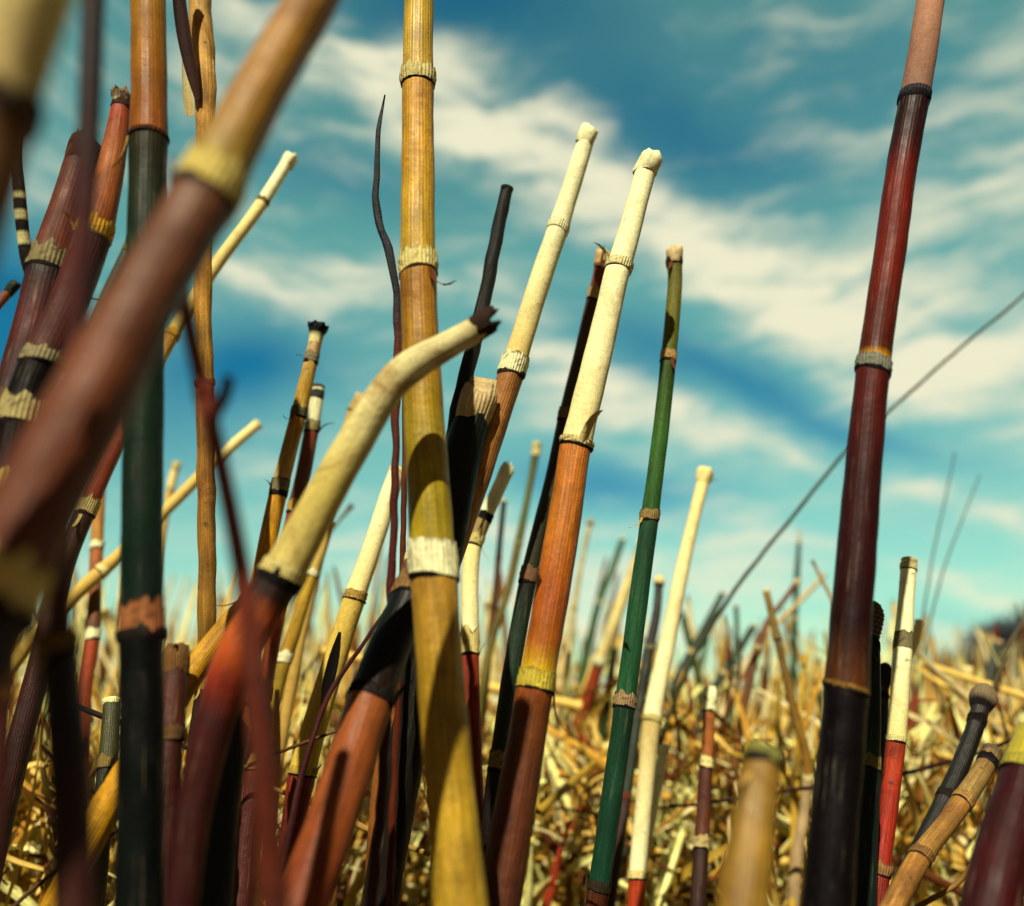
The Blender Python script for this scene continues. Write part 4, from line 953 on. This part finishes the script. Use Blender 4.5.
# streaky detail
mp = nd(nt, 'ShaderNodeMapping'); L(wa.outputs[0], mp.inputs[0]); mp.inputs['Rotation'].default_value = (0, 0, R(22)); mp.inputs['Scale'].default_value = (3.6, 15, 1)
st = nd(nt, 'ShaderNodeTexNoise', i_Scale=1.3, i_Detail=10.0, i_Roughness=.62, i_Distortion=.35); L(mp.outputs[0], st.inputs[0])
sr = nd(nt, 'ShaderNodeMapRange'); L(st.outputs[0], sr.inputs[0]); sr.inputs[1].default_value = .3; sr.inputs[2].default_value = .7; sr.inputs[3].default_value = .15; sr.inputs[4].default_value = 1.5
mm = nd(nt, 'ShaderNodeMath', operation='MULTIPLY'); L(tot.outputs[0], mm.inputs[0]); L(sr.outputs[0], mm.inputs[1])
sr2 = nd(nt, 'ShaderNodeMapRange'); L(st.outputs[0], sr2.inputs[0]); sr2.inputs[1].default_value = .42; sr2.inputs[2].default_value = .8; sr2.inputs[3].default_value = 0; sr2.inputs[4].default_value = .6
ad = nd(nt, 'ShaderNodeMath', operation='ADD'); L(mm.outputs[0], ad.inputs[0]); L(sr2.outputs[0], ad.inputs[1])
mp3 = nd(nt, 'ShaderNodeMapping'); L(wa.outputs[0], mp3.inputs[0]); mp3.inputs['Rotation'].default_value = (0, 0, R(17)); mp3.inputs['Scale'].default_value = (8, 34, 1)
st3 = nd(nt, 'ShaderNodeTexNoise', i_Scale=1.2, i_Detail=8.0, i_Roughness=.65, i_Distortion=.25); L(mp3.outputs[0], st3.inputs[0])
sr3 = nd(nt, 'ShaderNodeMapRange'); L(st3.outputs[0], sr3.inputs[0]); sr3.inputs[1].default_value = .35; sr3.inputs[2].default_value = .75; sr3.inputs[3].default_value = -.14; sr3.inputs[4].default_value = .5
ad3 = nd(nt, 'ShaderNodeMath', operation='ADD'); L(ad.outputs[0], ad3.inputs[0]); L(sr3.outputs[0], ad3.inputs[1]); ad = ad3
dpk = nd(nt, 'ShaderNodeMath', operation='MULTIPLY_ADD'); L(deep.outputs[0], dpk.inputs[0]); dpk.inputs[1].default_value = -.5; L(ad.outputs[0], dpk.inputs[2])
cl = nd(nt, 'ShaderNodeMapRange'); cl.interpolation_type = 'SMOOTHSTEP'; L(dpk.outputs[0], cl.inputs[0]); cl.inputs[1].default_value = .05; cl.inputs[2].default_value = 1.55; cl.inputs[4].default_value = .95
# clear air is deeper blue in places
dk = nd(nt, 'ShaderNodeMapRange'); L(deep.outputs[0], dk.inputs[0]); dk.inputs[1].default_value = 0; dk.inputs[2].default_value = 1.2
hz = nd(nt, 'ShaderNodeMapRange'); L(el.outputs[0], hz.inputs[0]); hz.inputs[1].default_value = 0; hz.inputs[2].default_value = .5
hm = nd(nt, 'ShaderNodeMix', data_type='RGBA'); L(hz.outputs[0], hm.inputs[0]); hm.inputs[6].default_value = (.9, .62, .74, 1); hm.inputs[7].default_value = (1, 1, 1, 1)
th = nd(nt, 'ShaderNodeMix', data_type='RGBA', blend_type='MULTIPLY'); th.inputs[0].default_value = 1; L(tint.outputs[2], th.inputs[6]); L(hm.outputs[2], th.inputs[7])
tint = th
dm = nd(nt, 'ShaderNodeMix', data_type='RGBA'); L(dk.outputs[0], dm.inputs[0]); L(tint.outputs[2], dm.inputs[6])
dt2 = nd(nt, 'ShaderNodeMix', data_type='RGBA', blend_type='MULTIPLY'); dt2.inputs[0].default_value = 1; L(tint.outputs[2], dt2.inputs[6]); dt2.inputs[7].default_value = (.08, .42, .8, 1)
L(dt2.outputs[2], dm.inputs[7])
cm = nd(nt, 'ShaderNodeMix', data_type='RGBA'); L(cl.outputs[0], cm.inputs[0]); L(dm.outputs[2], cm.inputs[6]); cm.inputs[7].default_value = (9.0, 8.6, 6.2, 1)
# unseen sky overhead and behind the camera: added warm grey fill, cuts teal light
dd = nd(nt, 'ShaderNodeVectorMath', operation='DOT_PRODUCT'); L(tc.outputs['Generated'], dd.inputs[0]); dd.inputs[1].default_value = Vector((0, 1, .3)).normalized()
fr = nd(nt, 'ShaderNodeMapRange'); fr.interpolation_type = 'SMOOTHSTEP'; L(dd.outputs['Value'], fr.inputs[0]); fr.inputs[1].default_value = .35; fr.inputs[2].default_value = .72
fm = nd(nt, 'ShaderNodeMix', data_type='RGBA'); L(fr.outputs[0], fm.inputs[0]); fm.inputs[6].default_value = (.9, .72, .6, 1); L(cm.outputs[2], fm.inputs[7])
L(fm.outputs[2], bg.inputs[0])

sc.view_settings.view_transform = 'Standard'
sc.view_settings.look = 'None'
sc.view_settings.exposure = .36
sc.view_settings.gamma = 1
sc.cycles.max_bounces = 4
sc.cycles.diffuse_bounces = 3
sc.cycles.use_denoising = True
